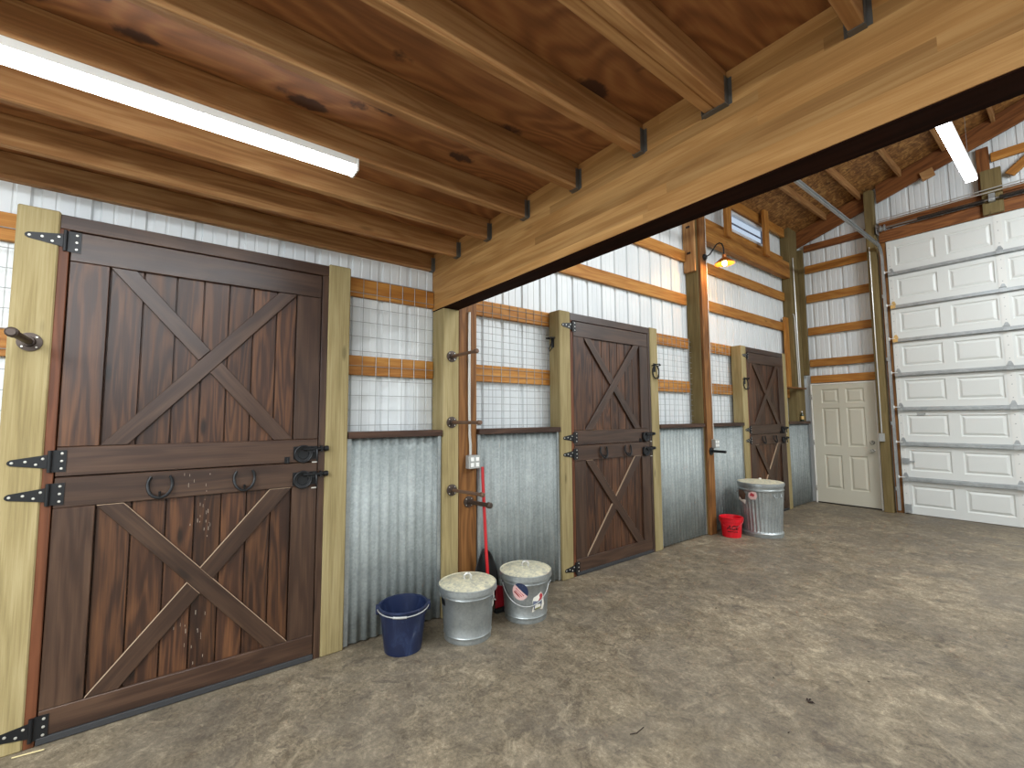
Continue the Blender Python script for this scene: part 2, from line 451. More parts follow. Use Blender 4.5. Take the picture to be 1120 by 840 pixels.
for i, x in enumerate(JX):
    if i > 9: break
    t = .042
    m = MB().box(x-t, x, -4.0, BY0-.006, JZ0, JZ1)
    o = m.build('loft_joist', M['fir'], bevel=.003)
    if i in seenl: lb = seenl[i]
    else: lb = 'loft joist beyond the right end of the photographed row, number %d' % i
    if i == 8: lb = 'loft joist just past the right edge of the photo'
    if i == 9: lb = 'loft joist farthest past the right edge of the photo'
    tag(o, lb, 'joist', 'loft joists', 'thing')
    if i == 6: tag(MB().box(x-t-.045, x-t-.003, -4.0, BY0-.006, JZ0+.004, JZ1).build('loft_joist', M['fir'], bevel=.003), 'second plank nailed along the doubled loft joist, on its wall side', 'joist', 'loft joists', 'thing')
    # joist hanger: U-strap on the beam, a part of its joist
    w0 = x-t-(.05 if i == 6 else 0)
    g = MB(); zt = JZ1-.03; yb = BY0-.0008; ya = BY0-.03
    g.prism([(w0-.0028, zt), (w0-.0028, JZ0-.0042), (x+.0028, JZ0-.0042), (x+.0028, zt), (x+.001, zt), (x+.001, JZ0-.0015), (w0-.001, JZ0-.0015), (w0-.001, zt)], ya, yb, 'xz')
    g.box(x+.0028, x+.016, yb-.002, yb, JZ0, zt); g.box(w0-.016, w0-.0028, yb-.002, yb, JZ0, zt)
    g.build('joist_hanger', M['hanger'], o)

# ------------------------------------------------------------------ posts
GP = 'rough treated door posts'
def post(name, x0, x1, y0, y1, z1, mat, label, cat='post', bev=.006, z0=0.0):
    return tag(MB().box(x0, x1, y0, y1, z0, z1).build(name, M[mat], bevel=bev), label, cat, kind='thing')
post('door_post', -.145, .004, -.625, -.478, 2.53, 'pt', 'yellow-green timber post on the hinge side of the nearest stall door')
post('door_post', -.145, .004, .80, .942, 2.53, 'pt', 'yellow-green timber post between nearest stall door and blue bucket panel')
post('door_post', -.145, .004, 2.905, 3.05, 2.525, 'pt', 'yellow-green timber post on the hinge side of the middle stall door')
post('door_post', -.145, .004, 4.332, 4.474, 2.525, 'pt', 'yellow-green timber post on the latch side of the middle stall door')
post('door_post', -.145, .004, 6.515, 6.66, 2.525, 'pt', 'yellow-green timber post on the hinge side of the farthest stall door')
post('door_post', -.145, .004, 7.94, 8.05, 2.525, 'pt', 'narrow yellow-green post on the latch side of the farthest stall door')
post('beam_post', -.185, .0, 1.662, 1.803, BZ0-.0065, 'pt', 'pale green timber post standing under the loft beam')
post('brown_post', -.16, -.02, 1.812, 1.985, BZ0+.38, 'brown', 'brown timber post behind the beam post, carrying the power outlet')
post('main_post', -.19, -.013, 5.45, 5.60, 4.6, 'ptdark', 'tall green-brown barn post behind the barn lamp board')
post('lamp_board', -.012, .025, 5.462, 5.612, 4.55, 'brown', 'tall brown board on the main post that carries the barn lamp', 'board', .003)
post('corner_post', -.19, -.045, 8.57, 8.93, 4.86, 'ptdark', 'tall green post in the far corner beside the white door')
post('jamb_post',   .982, 1.10, YB-.145, YB-.012, 5.14, 'ptdark', 'tall green post between the white door and the garage door')
# gusset block high on the main post
m = MB().box(-.185, -.025, 5.405, 5.449, 3.42, 4.42)
o = m.build('gusset_board', M['fir'], bevel=.003); tag(o, 'wide board bolted high on the main post below the beam', 'board', kind='thing')
for z in (3.66, 4.02):
    MB().box(-.13, -.075, 5.4005, 5.4045, z, z+.028).build('bolt_slot', M['chip'], o)

# ------------------------------------------------------------------ girts
def girt(y0, y1, z0, z1, label, mat='girt', x0=-.19, x1=-.152, name='wall_girt', grp='girts on the long wall'):
    return tag(MB().box(x0, x1, y0, y1, z0, z1).build(name, M[mat], bevel=.003), label, 'girt', grp, 'thing')
girt(YF, 1.655, 2.385, 2.525, 'upper orange girt behind the nearest stall door and its wire panel')
girt(YF, 1.655, 1.81, 1.95, 'lower orange girt behind the nearest stall door and its wire panel')
girt(1.99, 5.402, 1.81, 1.955, 'lowest orange girt passing behind the middle stall door')
girt(1.99, 5.402, 2.39, 2.525, 'orange girt level with the top of the middle stall door')
girt(1.99, 5.402, 2.975, 3.12, 'long orange girt running clear above the middle stall door')
girt(1.99, 5.402, 3.57, 3.72, 'topmost orange girt above the middle stall door, left of the main post')
girt(5.603, 8.567, 1.81, 1.955, 'lowest orange girt passing behind the farthest stall door')
girt(5.603, 8.567, 2.39, 2.535, 'orange girt level with the top of the farthest stall door')
girt(5.603, 8.567, 2.98, 3.13, 'orange girt above the farthest stall door, second under the header')
girt(5.603, 8.567, 3.53, 3.68, 'orange girt beside the barn lamp, first below the header')
girt(5.603, 8.567, 4.20, 4.335, 'thin orange girt directly under the high window')
tag(MB().box(-.15, -.05, 5.605, 8.567, 3.92, 4.195).build('wall_header', M['girt'], bevel=.003), 'deep orange header plank between main post and corner post', 'header', kind='thing')
tag(MB().box(-.15, -.105, 5.603, 8.567, 4.675, 4.84).build('eave_board', M['girt'], bevel=.003), 'wide eave board above the high window', 'board', kind='thing')
for y0, lb in ((6.27, 'short upright stud at the near end of the high window'), (7.53, 'short upright stud at the far end of the high window')):
    tag(MB().box(-.049, -.0, y0, y0+.15, 4.10, 4.93).build('window_stud', M['girt'], bevel=.003), lb, 'stud', 'window studs', 'thing')
tag(MB().box(-.10, .035, YB-.04, YB-.002, 2.21, 4.50).build('corner_nailer', M['ptdark'], bevel=.004), 'green-brown nailing board in the corner, left end of the gable girts', 'board', kind='thing')
tag(MB().box(-.149, -.11, 8.42, 8.565, 1.99, 3.22).build('upright_board', M['girt'], bevel=.003), 'upright orange board beside the conduits of the corner post', 'board', kind='thing')
def bgirt(x0, x1, z0, z1, label, mat='girt', y0=YB+.004, y1=YB+.042, name='gable_girt'):
    return tag(MB().box(x0, x1, y0, y1, z0, z1).build(name, M[mat], bevel=.003), label, 'girt', 'girts on the gable wall', 'thing')
bgirt(.037, .977, 2.07, 2.20, 'brown girt lying directly on top of the white door')
bgirt(.037, .977, 2.36, 2.49, 'second girt up over the white door')
bgirt(.037, .977, 2.925, 3.06, 'third girt up over the white door')
bgirt(.037, .977, 3.515, 3.655, 'fourth girt up over the white door')
bgirt(.037, .977, 4.05, 4.19, 'fifth girt up over the white door, below the sloping rafter')
bgirt(.037, .977, 4.45, 4.57, 'short reddish girt left of the garage door track', 'red')
bgirt(1.127, 4.2, 4.49, 4.63, 'reddish girt behind the thin pipes above the garage door', 'red')
tag(MB().box(1.127, 4.2, YB-.045, YB+.0, 4.262, 4.45).build('garage_header', M['red'], bevel=.003), 'reddish brown header plank directly over the garage door', 'header', kind='thing')
bgirt(2.40, 4.4, 5.04, 5.165, 'high girt in the gable to the right of the far tube light')
# gable rafter with purlins
def raft(x0, x1, y0, y1, lo, hi, name, mat, label):
    p = [(x0, 4.56+.325*x0+lo), (x1, 4.56+.325*x1+lo), (x1, 4.56+.325*x1+hi), (x0, 4.56+.325*x0+hi)]
    return tag(MB().prism(p, y0, y1, 'xz', udir=(1, .325)).build(name, M[mat], bevel=.003), label, 'rafter', kind='thing')
raft(-.15, RIDGE, YB-.055, YB-.012, .0, .29, 'gable_rafter', 'red', 'sloping red-brown rafter along the gable under the roof deck') if False else None
p = [(-.15, 4.51), (.98, 4.873), (.98, 5.158), (-.15, 4.80)]
tag(MB().prism(p, YB-.055, YB-.012, 'xz', udir=(1, .325)).build('gable_rafter', M['red'], bevel=.003), 'lower piece of the sloping gable rafter, left of the tall jamb post', 'rafter', 'gable rafter pieces', 'thing')
p = [(1.127, 4.926), (RIDGE, 5.60), (RIDGE, 5.89), (1.127, 5.216)]
tag(MB().prism(p, YB-.055, YB-.012, 'xz', udir=(1, .325)).build('gable_rafter', M['red'], bevel=.003), 'long piece of the sloping gable rafter above the garage door', 'rafter', 'gable rafter pieces', 'thing')
pl = ['lowest roof purlin, nearest the high window', 'second roof purlin up, ending beside the tall jamb post', 'third roof purlin up, ending at the rafter block', 'fourth roof purlin up, partly behind the beam',
      'highest roof purlin, near the far tube light']
for i, x in enumerate((.44, .94, 1.46, 1.97, 2.48)):
    z = 4.56+.325*x+.35
    tag(MB().box(x-.04, x, 1.9, YB-.06, z-.155, z-.015).build('roof_purlin', M['fir'], bevel=.003), pl[i], 'purlin', 'roof purlins', 'thing')
tag(MB().prism([(1.67, 5.165), (1.70, 5.03), (1.845, 5.075), (1.815, 5.20)], YB-.10, YB-.057, 'xz').build('rafter_block', M['fir'], bevel=.003), 'small wood block hanging below the gable rafter', 'block', kind='thing')
tag(MB().box(2.29, 2.49, YB-.10, YB-.048, 4.27, 4.90).build('spring_pad', M['ptdark'], bevel=.004), 'short upright green plank behind the torsion shaft bearing', 'plank', kind='thing')
tag(MB().box(2.26, 2.385, YB-.008, YB+.035, 4.64, 5.27).build('gable_stud', M['red'], bevel=.003), 'red-brown upright stud right of the far tube light', 'stud', kind='thing')
tag(MB().prism([(2.52, 4.80), (2.60, 4.73), (3.05, 5.13), (2.97, 5.20)], YB-.05, YB-.012, 'xz', udir=(1, .9)).build('gable_brace', M['girt'], bevel=.003), 'slanting orange brace high in the gable beside the green plank', 'brace', kind='thing')

# ------------------------------------------------------------------ high window
w = empty('window_1', (-.17, 7.28, 4.34)); struct(w, 'narrow white framed window high under the eave', 'window')
m = MB()
y0, y1, z0, z1 = WH; t = .04
m.box(-.215, -.15, y0, y1, z0, z0+t); m.box(-.215, -.15, y0, y1, z1-t, z1)
m.box(-.215, -.15, y0, y0+t, z0+t, z1-t); m.box(-.215, -.15, y1-t, y1, z0+t, z1-t)
m.build('window_frame', M['vinyl'], w, bevel=.004)
m = MB()
m.box(-.2, -.185, y0+t, y1-t, z0+t, z0+t+.02); m.box(-.2, -.185, y0+t, y1-t, z0+.15, z0+.17); m.box(-.2, -.185, y1-t-.02, y1-t, z0+t, z1-t)
m.build('sash', M['stgrey'], w)
MB().box(-.195, -.191, y0+t, y1-t, z0+t, z1-t).build('pane', M['glass'], w)

# ------------------------------------------------------------------ stall doors
def clip(poly, a, b, c):                       # keep a*y+b*z <= c
    out = []
    for i in range(len(poly)):
        p, q = poly[i], poly[(i+1) % len(poly)]
        dp, dq = a*p[0]+b*p[1]-c, a*q[0]+b*q[1]-c
        if dp <= 0: out.append(p)
        if (dp < 0 < dq) or (dq < 0 < dp):
            s = dp/(dp-dq); out.append((p[0]+s*(q[0]-p[0]), p[1]+s*(q[1]-p[1])))
    return out
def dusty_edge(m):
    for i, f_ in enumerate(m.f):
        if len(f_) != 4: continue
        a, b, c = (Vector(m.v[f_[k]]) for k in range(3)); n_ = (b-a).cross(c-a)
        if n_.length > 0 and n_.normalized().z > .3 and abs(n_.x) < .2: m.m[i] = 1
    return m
def brace_pair(full, cut, leaf, x0, x1, mats):
    d = (full[2][0]-full[1][0], full[2][1]-full[1][1])
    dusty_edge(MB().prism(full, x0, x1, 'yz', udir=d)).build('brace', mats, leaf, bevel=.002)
    # full = [a, b, c, d]: edges b->c and d->a are its long sides
    e = (cut[2][0]-cut[1][0], cut[2][1]-cut[1][1])
    n = (-d[1], d[0])
    c1 = n[0]*full[1][0]+n[1]*full[1][1]; c2 = n[0]*full[0][0]+n[1]*full[0][1]
    lo, hi = min(c1, c2), max(c1, c2)
    for p in (clip(cut, n[0], n[1], lo-.0015), clip(cut, -n[0], -n[1], -hi-.0015)):
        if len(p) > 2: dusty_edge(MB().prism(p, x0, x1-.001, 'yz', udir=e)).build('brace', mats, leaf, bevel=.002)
PB = [-.435, -.283, -.146, -.004, .121, .245, .37, .497, .609, .755]
def stall_door():
    root = empty('door_1', (0, .16, 0)); root['kind'] = 'structure'
    # frame
    MB().box(-.10, .0, -.4775, .7995, 2.446, 2.518).build('head_jamb', M['stainframe'], root, bevel=.003)
    MB().box(-.10, .0, -.4775, -.440, .0, 2.4455).build('side_jamb', M['jamb'], root, bevel=.003)
    MB().box(-.10, .0, .760, .7995, .0, 2.4455).build('side_jamb', M['stainframe'], root, bevel=.003)
    for nm, zlo, zhi in (('upper_leaf', 1.2255, 2.440), ('lower_leaf', .036, 1.2205)):
        m = MB()
        for a, b in zip(PB, PB[1:]): m.box(-.045, -.022, a+.003, b-.003, zlo+.004, zhi-.004)
        m.box(-.049, -.0455, -.435, .755, zlo, zhi)
        leaf = m.build(nm, M['stain'], root, bevel=.004)
        rails = ((2.290, 2.440), (1.2255, 1.367)) if nm == 'upper_leaf' else ((1.075, 1.2205), (.036, .152))
        for a, b in rails: MB().box(-.0215, .0, -.435, .755, a, b).build('rail', M['stainframe'], leaf, bevel=.003)
        sz = (rails[1][1]+.001, rails[0][0]-.001)
        MB().box(-.0215, -.001, -.435, -.285, *sz).build('stile', M['stain'] if nm == 'upper_leaf' else M['stainframe'], leaf, bevel=.003)
        MB().box(-.0215, -.001, .611, .755, *sz).build('stile', M['stainframe'], leaf, bevel=.003)
        if nm == 'upper_leaf':
            brace_pair([(-.283, 1.369), (-.175, 1.369), (.609, 2.288), (.505, 2.288)], [(-.178, 2.288), (-.283, 2.288), (.50, 1.369), (.609, 1.369)], leaf, -.0215, -.002, [M['stainframe'], M['stainframe']])
        else:
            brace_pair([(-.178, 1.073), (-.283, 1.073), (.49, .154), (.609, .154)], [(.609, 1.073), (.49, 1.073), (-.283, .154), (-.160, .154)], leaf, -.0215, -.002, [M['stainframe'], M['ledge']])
        zs = (2.385, 1.30) if nm == 'upper_leaf' else (1.143, .082)
        for z in zs:
            g = MB()
            g.box(.0005, .004, -.447, -.398, z-.052, z+.052)
            g.prism([(-.462, z-.033), (-.462, z+.033), (-.583, z+.014), (-.592, z+.007), (-.594, z), (-.592, z-.007), (-.583, z-.014)], .0045, .008, 'yz')
            g.lathe([(.0001, -.052), (.008, -.052), (.008, .052), (.0001, .052)], (.010, -.4545, z), 10)
            for y, zz in ((-.414, .036), (-.414, 0), (-.414, -.036)): g.lathe([(.0065, -.0005), (.005, .002), (.0001, .0025)], (.004, y, z+zz), 8, m=1, axis='x')
            for y, zz in ((-.478, .014), (-.50, -.012), (-.535, .003), (-.578, 0)): g.lathe([(.0065, -.0005), (.005, .002), (.0001, .0025)], (.008, y, z+zz), 8, m=1, axis='x')
            g.build('strap_hinge', [M['black'], M['screw']], leaf)
        # round pull plate and slide bolt
        z = 1.288 if nm == 'upper_leaf' else 1.128
        b = MB()
        b.box(.0005, .005, .612, .752, z-.045, z+.035)
        b.lathe([(.030, 0), (.046, .004), (.044, .016), (.034, .014), (.030, .006), (.0001, .005)], (.005, .668, z-.012), 24, axis='x')
        b.tube([(.016, .668+.050*math.cos(2*PI*k/24), z-.012+.050*math.sin(2*PI*k/24)) for k in range(24)], .0065, 8, closed=True)
        b.box(.005, .022, .722, .738, z-.005, z+.034); b.box(.005, .022, .690, .702, z, z+.034)
        b.lathe([(.0001, -.09), (.010, -.09), (.010, .045), (.0001, .045)], (.018, .758, z+.018), 10, axis='y')
        b.lathe([(.0001, -.018), (.016, -.012), (.018, 0), (.016, .012), (.0001, .018)], (.022, .803, z+.018), 12, axis='y')
        b.box(.0005, .026, .768, .780, z, z+.036)
        b.tube([(.02, .745, z+.018), (.03, .745, z-.01), (.034, .745, z-.05), (.028, .745, z-.06)], .006, 8)
        b.box(.005, .0075, .655, .705, z-.058, z-.049, m=1); b.box(.026, .034, .715, .745, z-.068, z-.061, m=1)
        b.build('slide_bolt', [M['black'], M['screw']], leaf)
        if nm == 'lower_leaf':
            for yc in (-.034, .352):
                hs = MB(); pts = []; rr = []
                for k in range(17):
                    a = math.radians(-222+k*(264/16))
                    ry = .052; rz_ = .066
                    y = yc+ry*math.cos(a); zz = 1.152+rz_*math.sin(a)
                    out = .012+.02*max(0, -math.sin(a)) 
                    pts.append((out, y, zz)); rr.append(.0075 if 0 < k < 16 else .006)
                hs.tube(pts, rr, 8)
                hs.tube([(.0, yc, 1.108), (.02, yc, 1.112), (.036, yc, 1.095), (.042, yc, 1.12)], .005, 8)
                hs.build('horseshoe_hook', M['black'], leaf)
            h = MB(); h.box(.0005, .004, .563, .592, 1.222, 1.262); h.tube([(.004, .578, 1.25), (.018, .578, 1.25), (.02, .578, 1.228), (.006, .578, 1.226)], .004, 8)
            h.build('hasp', M['black'], leaf)
            MB().box(-.03, .007, -.437, .757, .004, .035).build('bottom_sweep', M['sweep'], leaf, bevel=.003)
    return root
d1 = stall_door()
LD = ['dark-stained cross-braced Dutch stall door nearest the camera, beside the blue bucket panel',
      'middle dark-stained cross-braced Dutch stall door behind the stickered metal can',
      'farthest dark-stained Dutch stall door, behind the ribbed trash can']
for i, off in enumerate((0, 3.528, 7.138)):
    o = d1 if i == 0 else copy_tree(d1)
    o.name = 'door_%d' % (i+1)
    o.location.y = .16+off
    struct(o, LD[i], 'door'); o['group'] = 'Dutch stall doors'

lower = [o for o in bpy.data.objects if o.parent == bpy.data.objects['door_1'] and o.name.startswith('lower_leaf')][0]
m = MB(); rs = random.Random(5)
for k in range(60):
    y = rs.choice((.085, .10, .155, .165, .19))+rs.gauss(0, .012); z = rs.uniform(.16, 1.21)
    if .45 < z < .82 or 1.05 < z < 1.085: continue
    x = .0002 if z > 1.07 else -.0218
    hh = rs.uniform(.002, .012)*(2.2 if rs.random() < .15 else 1); ww = rs.uniform(.0007, .0016)
    m.box(x, x+.0006, y-ww, y+ww, z-hh, z+hh)
o = m.build('dried_splash', M['ledge2'], lower); o['kind'] = 'stuff'

# ------------------------------------------------------------------ wainscot panels, cap rails and wire mesh
def panel(y0, y1, label, rlabel, rx=-.142, z1=1.358, amp=.0075, P=.0676):
    n = int((y1-y0-.05)/P*10); m = MB(); v = []; fs = []; us = []
    for i in range(n+1):
        y = y0+.025+(y1-y0-.05)*i/n; x = -.028+amp*math.sin(2*PI*(y-y0)/P)
        v += [(x, y, .012), (x, y, z1)]
    for i in range(n):
        fs.append([2*i, 2*i+2, 2*i+3, 2*i+1]); us.append([(v[k][2], v[k][1]) for k in fs[-1]])
    m.mesh(v, fs, us, 0, True)
    o = m.build('corrugated_panel', M['corr'], solid=.002, sharp=80)
    tag(o, label, 'panel', 'corrugated wainscot panels', 'thing')
    for a, b in ((y0, y0+.028), (y1-.028, y1)): MB().box(-.034, -.0165, a, b, .01, z1).build('edge_trim', M['galv'], o)
    r = tag(MB().box(rx, .014, y0-.0, y1+.0, 1.360, 1.405).build('cap_rail', M['rail'], bevel=.004), rlabel, 'rail', 'cap rails on the wainscot', 'thing')
panel(-2.2, -.63, 'corrugated panel left of the nearest stall door', 'brown cap rail left of the nearest stall door')
panel(.947, 1.655, 'corrugated galvanized wainscot panel behind the blue bucket', 'brown cap rail on the panel behind the blue bucket')
panel(1.99, 2.900, 'corrugated galvanized panel behind the stickered can and red-handled scoop', 'brown cap rail right of the power outlet post')
panel(4.48, 5.448, 'corrugated galvanized panel between the middle stall door and the lamp post', 'brown cap rail left of the lamp post')
panel(5.645, 6.510, 'corrugated galvanized panel behind the red bucket', 'brown cap rail above the red bucket')
panel(8.055, 8.945, 'corrugated galvanized panel between farthest stall door and white door', 'brown cap rail with the dark bottle on it', -.043)
def mesh_panel(y0, y1, z0, z1, label, sy=.1, sz=.1, ph=.5):
    m = MB(); r = .0022; x = -.147
    y = y0+sy*ph
    while y < y1:
        m.tube([(x, y, z0), (x, y, z1)], r, 5); y += sy
    z = z0+sz*.4
    while z < z1:
        m.tube([(x+.0036, y0, z), (x+.0036, y1, z)], r, 5); z += sz
    tag(m.build('wire_panel', M['wire']), label, 'wire mesh', 'welded wire panels', 'thing')
mesh_panel(-2.2, -.63, 1.405, 2.525, 'welded wire panel left of the nearest stall door')
mesh_panel(.945, 1.655, 1.405, 2.525, 'welded wire panel above the panel behind the blue bucket', .101, .107, .35)
mesh_panel(1.99, 2.903, 1.405, 2.525, 'welded wire panel between outlet post and middle stall door', .097, .062)
mesh_panel(4.478, 5.446, 1.405, 2.525, 'welded wire panel between middle stall door and lamp post', .097, .07)
mesh_panel(5.645, 6.512, 1.405, 2.525, 'welded wire panel between lamp post and farthest stall door', .097, .07)

# ------------------------------------------------------------------ pipe pegs
def peg(x0, y, z, L, label, mat='rust', r=.0125, dz=0, knob=False):
    m = MB()
    m.lathe([(.0001, .0005), (.044, .0005), (.044, .007), (.024, .010), (.021, .026), (.0001, .026)], (x0, y, z), 24, axis='x')
    o = m.build('pipe_peg', M['iron'], origin=(x0, y, z))
    for k in range(4):
        a = PI/4+k*PI/2; MB().lathe([(.005, 0), (.004, .002), (.0001, .0025)], (x0+.0073, y+.034*math.cos(a), z+.034*math.sin(a)), 8, axis='x').build('flange_screw', M['screw'], o)
    p = MB(); p.tube([(x0+.02, y, z), (x0+L*.5, y, z+dz*.5), (x0+L, y, z+dz)], r, 12)
    p.lathe([(.0001, -.02), (r*1.35, -.02), (r*1.35, .008), (r*.9, .014), (.0001, .014)], (x0+L, y, z+dz), 12, axis='x')
    p.build('pipe', M[mat], o)
    tag(o, label, 'peg', 'pipe pegs for tack', 'thing')
peg(.0005, 1.737, 1.98, .36, 'topmost brown pipe peg on the post under the beam')
peg(.0005, 1.738, 1.462, .40, 'middle brown pipe peg on the post under the beam')
peg(.0005, 1.741, .941, .43, 'lowest brown pipe peg on the post under the beam', dz=.02)
peg(-.0195, 1.905, .83, .30, 'dark thick pipe peg below the power outlet', 'iron', .017, .015)
peg(.0045, -.55, 1.868, .30, 'dark pipe peg on the post left of the nearest stall door', 'iron', .016)
# shelf-like dark bracket on the lamp post
m = MB(); m.lathe([(.0001, .0), (.05, .0), (.05, .008), (.02, .012), (.0001, .012)], (.0255, 5.54, 1.05), 20, axis='x'); m.tube([(.03, 5.54, 1.05), (.22, 5.54, 1.05)], .017, 10)
tag(m.build('pipe_peg', M['black']), 'black pipe peg low on the lamp post under the outlet box', 'peg', 'pipe pegs for tack', 'thing')
# bridle brackets
def bridle(x, y, z, label, side=0):
    m = MB()
    if not side:
        m.box(x, x+.004, y-.02, y+.02, z-.02, z+.08)
        m.tube([(x+.004, y-.05, z+.05), (x+.05, y-.05, z+.06), (x+.07, y, z+.065), (x+.05, y+.05, z+.06), (x+.004, y+.05, z+.05)], .007, 8)
        pts = [(x+.02+.01*math.sin(a), y+.045*math.sin(a), z-.02-.075*math.cos(a)) for a in [2*PI*k/20 for k in range(20)]]
        m.tube(pts, .007, 8, closed=True)
        m.tube([(x+.003, y, z-.09), (x+.05, y, z-.1), (x+.06, y, z-.07)], .006, 8)
    else:
        m.box(x-.02, x+.02, y-.005, y, z-.04, z+.06)
        m.tube([(x-.035, y-.005, z+.05), (x-.035, y-.05, z+.05), (x+.035, y-.05, z+.05), (x+.035, y-.005, z+.05)], .007, 8)
        m.tube([(x, y-.005, z+.03), (x-.02, y-.03, z-.05), (x, y-.045, z-.08), (x+.02, y-.03, z-.05), (x, y-.005, z+.03)], .005, 8)
    tag(m.build('bridle_hook', M['black']), label, 'hook', 'bridle hooks on door posts', 'thing')
bridle(.0045, 4.40, 2.03, 'black looped bridle hook on the latch post of the middle stall door')
bridle(.0045, 6.58, 1.98, 'black bridle hook on the hinge post of the farthest stall door')
bridle(-.09, 2.904, 2.21, 'dark bridle hook on the side of the post left of the middle stall door', 1)

# ------------------------------------------------------------------ outlets and conduits
def outlet(x, y, z, label, w=.105, h=.105, grid=True):
    m = MB().box(x, x+.055, y-w/2, y+w/2, z-h/2, z+h/2)
    o = m.build('outlet_box', M['boxm'], bevel=.004)
    if grid:
        for dy in (-.024, .024):
            for dz in (-.022, .022):
                MB().box(x+.0555, x+.060, y+dy-.016, y+dy+.016, z+dz-.016, z+dz+.016).build('socket_face', M['outlet'], o, bevel=.003)
    tag(o, label, 'outlet', 'outlet boxes', 'thing')
outlet(-.0195, 1.93, 1.145, 'grey four-socket power outlet on the brown post above the cans')
outlet(.0255, 5.60, 1.145, 'grey power outlet box low on the lamp post', .085, .11)
def conduit(pts, label, r=.0115, mat='pipe', name='conduit', grp='electrical conduits'):
    tag(MB().tube(pts, r, 10).build(name, M[mat]), label, 'conduit', grp, 'thing')
conduit([(-.006, 1.915, 1.2), (-.006, 1.915, 1.28), (-.008, 1.908, 1.36), (-.008, 1.905, 1.6), (-.008, 1.905, 2.36)], 'white conduit running up the brown post from the outlet')
conduit([(.012, 5.628, 1.205), (.012, 5.628, 1.35), (.012, 5.627, 1.7), (.012, 5.627, 4.5)], 'conduit running up the lamp board past the barn lamp')
conduit([(-.028, 8.665, 4.30), (-.028, 8.665, 4.25), (-.028, 8.665, 4.15), (-.028, 8.70, 1.985)], 'taller of two conduits on the far corner post')
conduit([(-.03, 8.555, 3.27), (-.029, 8.58, 3.26), (-.028, 8.60, 3.2), (-.028, 8.605, 3.1), (-.028, 8.64, 1.985)], 'shorter bent conduit on the far corner post')
conduit([(1.02, YB-.155, 4.2), (1.02, YB-.155, 1.22)], 'conduit down the post between white door and garage door', .009)
m = MB().box(.985, 1.055, YB-.19, YB-.1455, 1.09, 1.215)
tag(m.build('outlet_box', M['boxm'], bevel=.004), 'grey outlet box on the post right of the white door', 'outlet', 'outlet boxes', 'thing')
# shelf and bottle in the corner niche
tag(MB().box(-.044, .03, 8.055, 8.80, 1.957, 1.982).build('corner_shelf', M['brown'], bevel=.003), 'small brown shelf board in the corner left of the white door', 'shelf', kind='thing')
b = MB().lathe([(.0001, 0), (.026, 0), (.027, .01), (.027, .10), (.022, .118), (.011, .135), (.011, .165), (.0001, .165)], (-.013, 8.66, 1.4055), 20)
o = b.build('bottle', M['bottle']); tag(o, 'dark green bottle with pale label on the corner cap rail', 'bottle')
MB().lathe([(.0278, .03), (.0278, .085)], (-.013, 8.66, 1.4055), 20).build('bottle_label', M['yellow'], o)
MB().lathe([(.0001, .166), (.0125, .166), (.0125, .15), (.0115, .15)], (-.013, 8.66, 1.4055), 16).build('bottle_cap', M['outlet'], o)

# ------------------------------------------------------------------ white six-panel door
d4 = empty('door_4', (.49, YB, 0)); struct(d4, 'beige six-panel walk door in the gable wall', 'door')
def molded(m, x0, x1, z0, z1, yf, pans, depth, t=.04):
    """slab facing -y with raised panels inside sunken borders"""
    xs = sorted({x0, x1} | {p[0] for p in pans} | {p[1] for p in pans}); zs = sorted({z0, z1} | {p[2] for p in pans} | {p[3] for p in pans})
    def q(a, b, c, d, ya, yb=None, yc=None, yd=None): pass
    for xa, xb in zip(xs, xs[1:]):
        for za, zb in zip(zs, zs[1:]):
            if any(p[0] <= xa+1e-6 and xb <= p[1]+1e-6 and p[2] <= za+1e-6 and zb <= p[3]+1e-6 for p in pans): continue
            m.face([(xa, yf, za), (xb, yf, za), (xb, yf, zb), (xa, yf, zb)])
    for (a, b, c, d) in pans:
        rings = [(0, 0), (.014, depth), (.024, depth), (.05, .001)]
        for (i0, y0), (i1, y1) in zip(rings, rings[1:]):
            A = [(a+i0, c+i0), (b-i0, c+i0), (b-i0, d-i0), (a+i0, d-i0)]; B = [(a+i1, c+i1), (b-i1, c+i1), (b-i1, d-i1), (a+i1, d-i1)]
            for k in range(4):
                j = (k+1) % 4
                m.face([(A[k][0], yf+y0, A[k][1]), (A[j][0], yf+y0, A[j][1]), (B[j][0], yf+y1, B[j][1]), (B[k][0], yf+y1, B[k][1])])
        i = .05; m.face([(a+i, yf+.001, c+i), (b-i, yf+.001, c+i), (b-i, yf+.001, d-i), (a+i, yf+.001, d-i)])
    for f_ in ([(x0,yf,z0),(x0,yf+t,z0),(x0,yf+t,z1),(x0,yf,z1)][::-1], [(x1,yf,z0),(x1,yf+t,z0),(x1,yf+t,z1),(x1,yf,z1)], [(x0,yf,z1),(x1,yf,z1),(x1,yf+t,z1),(x0,yf+t,z1)], [(x0,yf,z0),(x1,yf,z0),(x1,yf+t,z0),(x0,yf+t,z0)][::-1], [(x0,yf+t,z0),(x0,yf+t,z1),(x1,yf+t,z1),(x1,yf+t,z0)]): m.face(f_)
m = MB(); px = ((.19, .44), (.54, .79))
pans = [(a, b, c, d) for a, b in px for c, d in ((.26, .83), (.98, 1.63), (1.71, 1.95))]
molded(m, .055, .925, .022, 2.030, YB-.012, pans, .012)
slab = m.build('door_slab', M['mandoor'], d4)
m = MB(); m.box(.030, .052, YB-.02, YB+.04, 0, 2.055); m.box(.928, .950, YB-.02, YB+.04, 0, 2.055); m.box(.052, .928, YB-.02, YB+.04, 2.033, 2.055)
m.build('door_frame', M['doorframe'], d4, bevel=.003)
MB().box(.052, .928, YB-.01, YB+.04, .0, .018).build('threshold', M['spring'], d4)
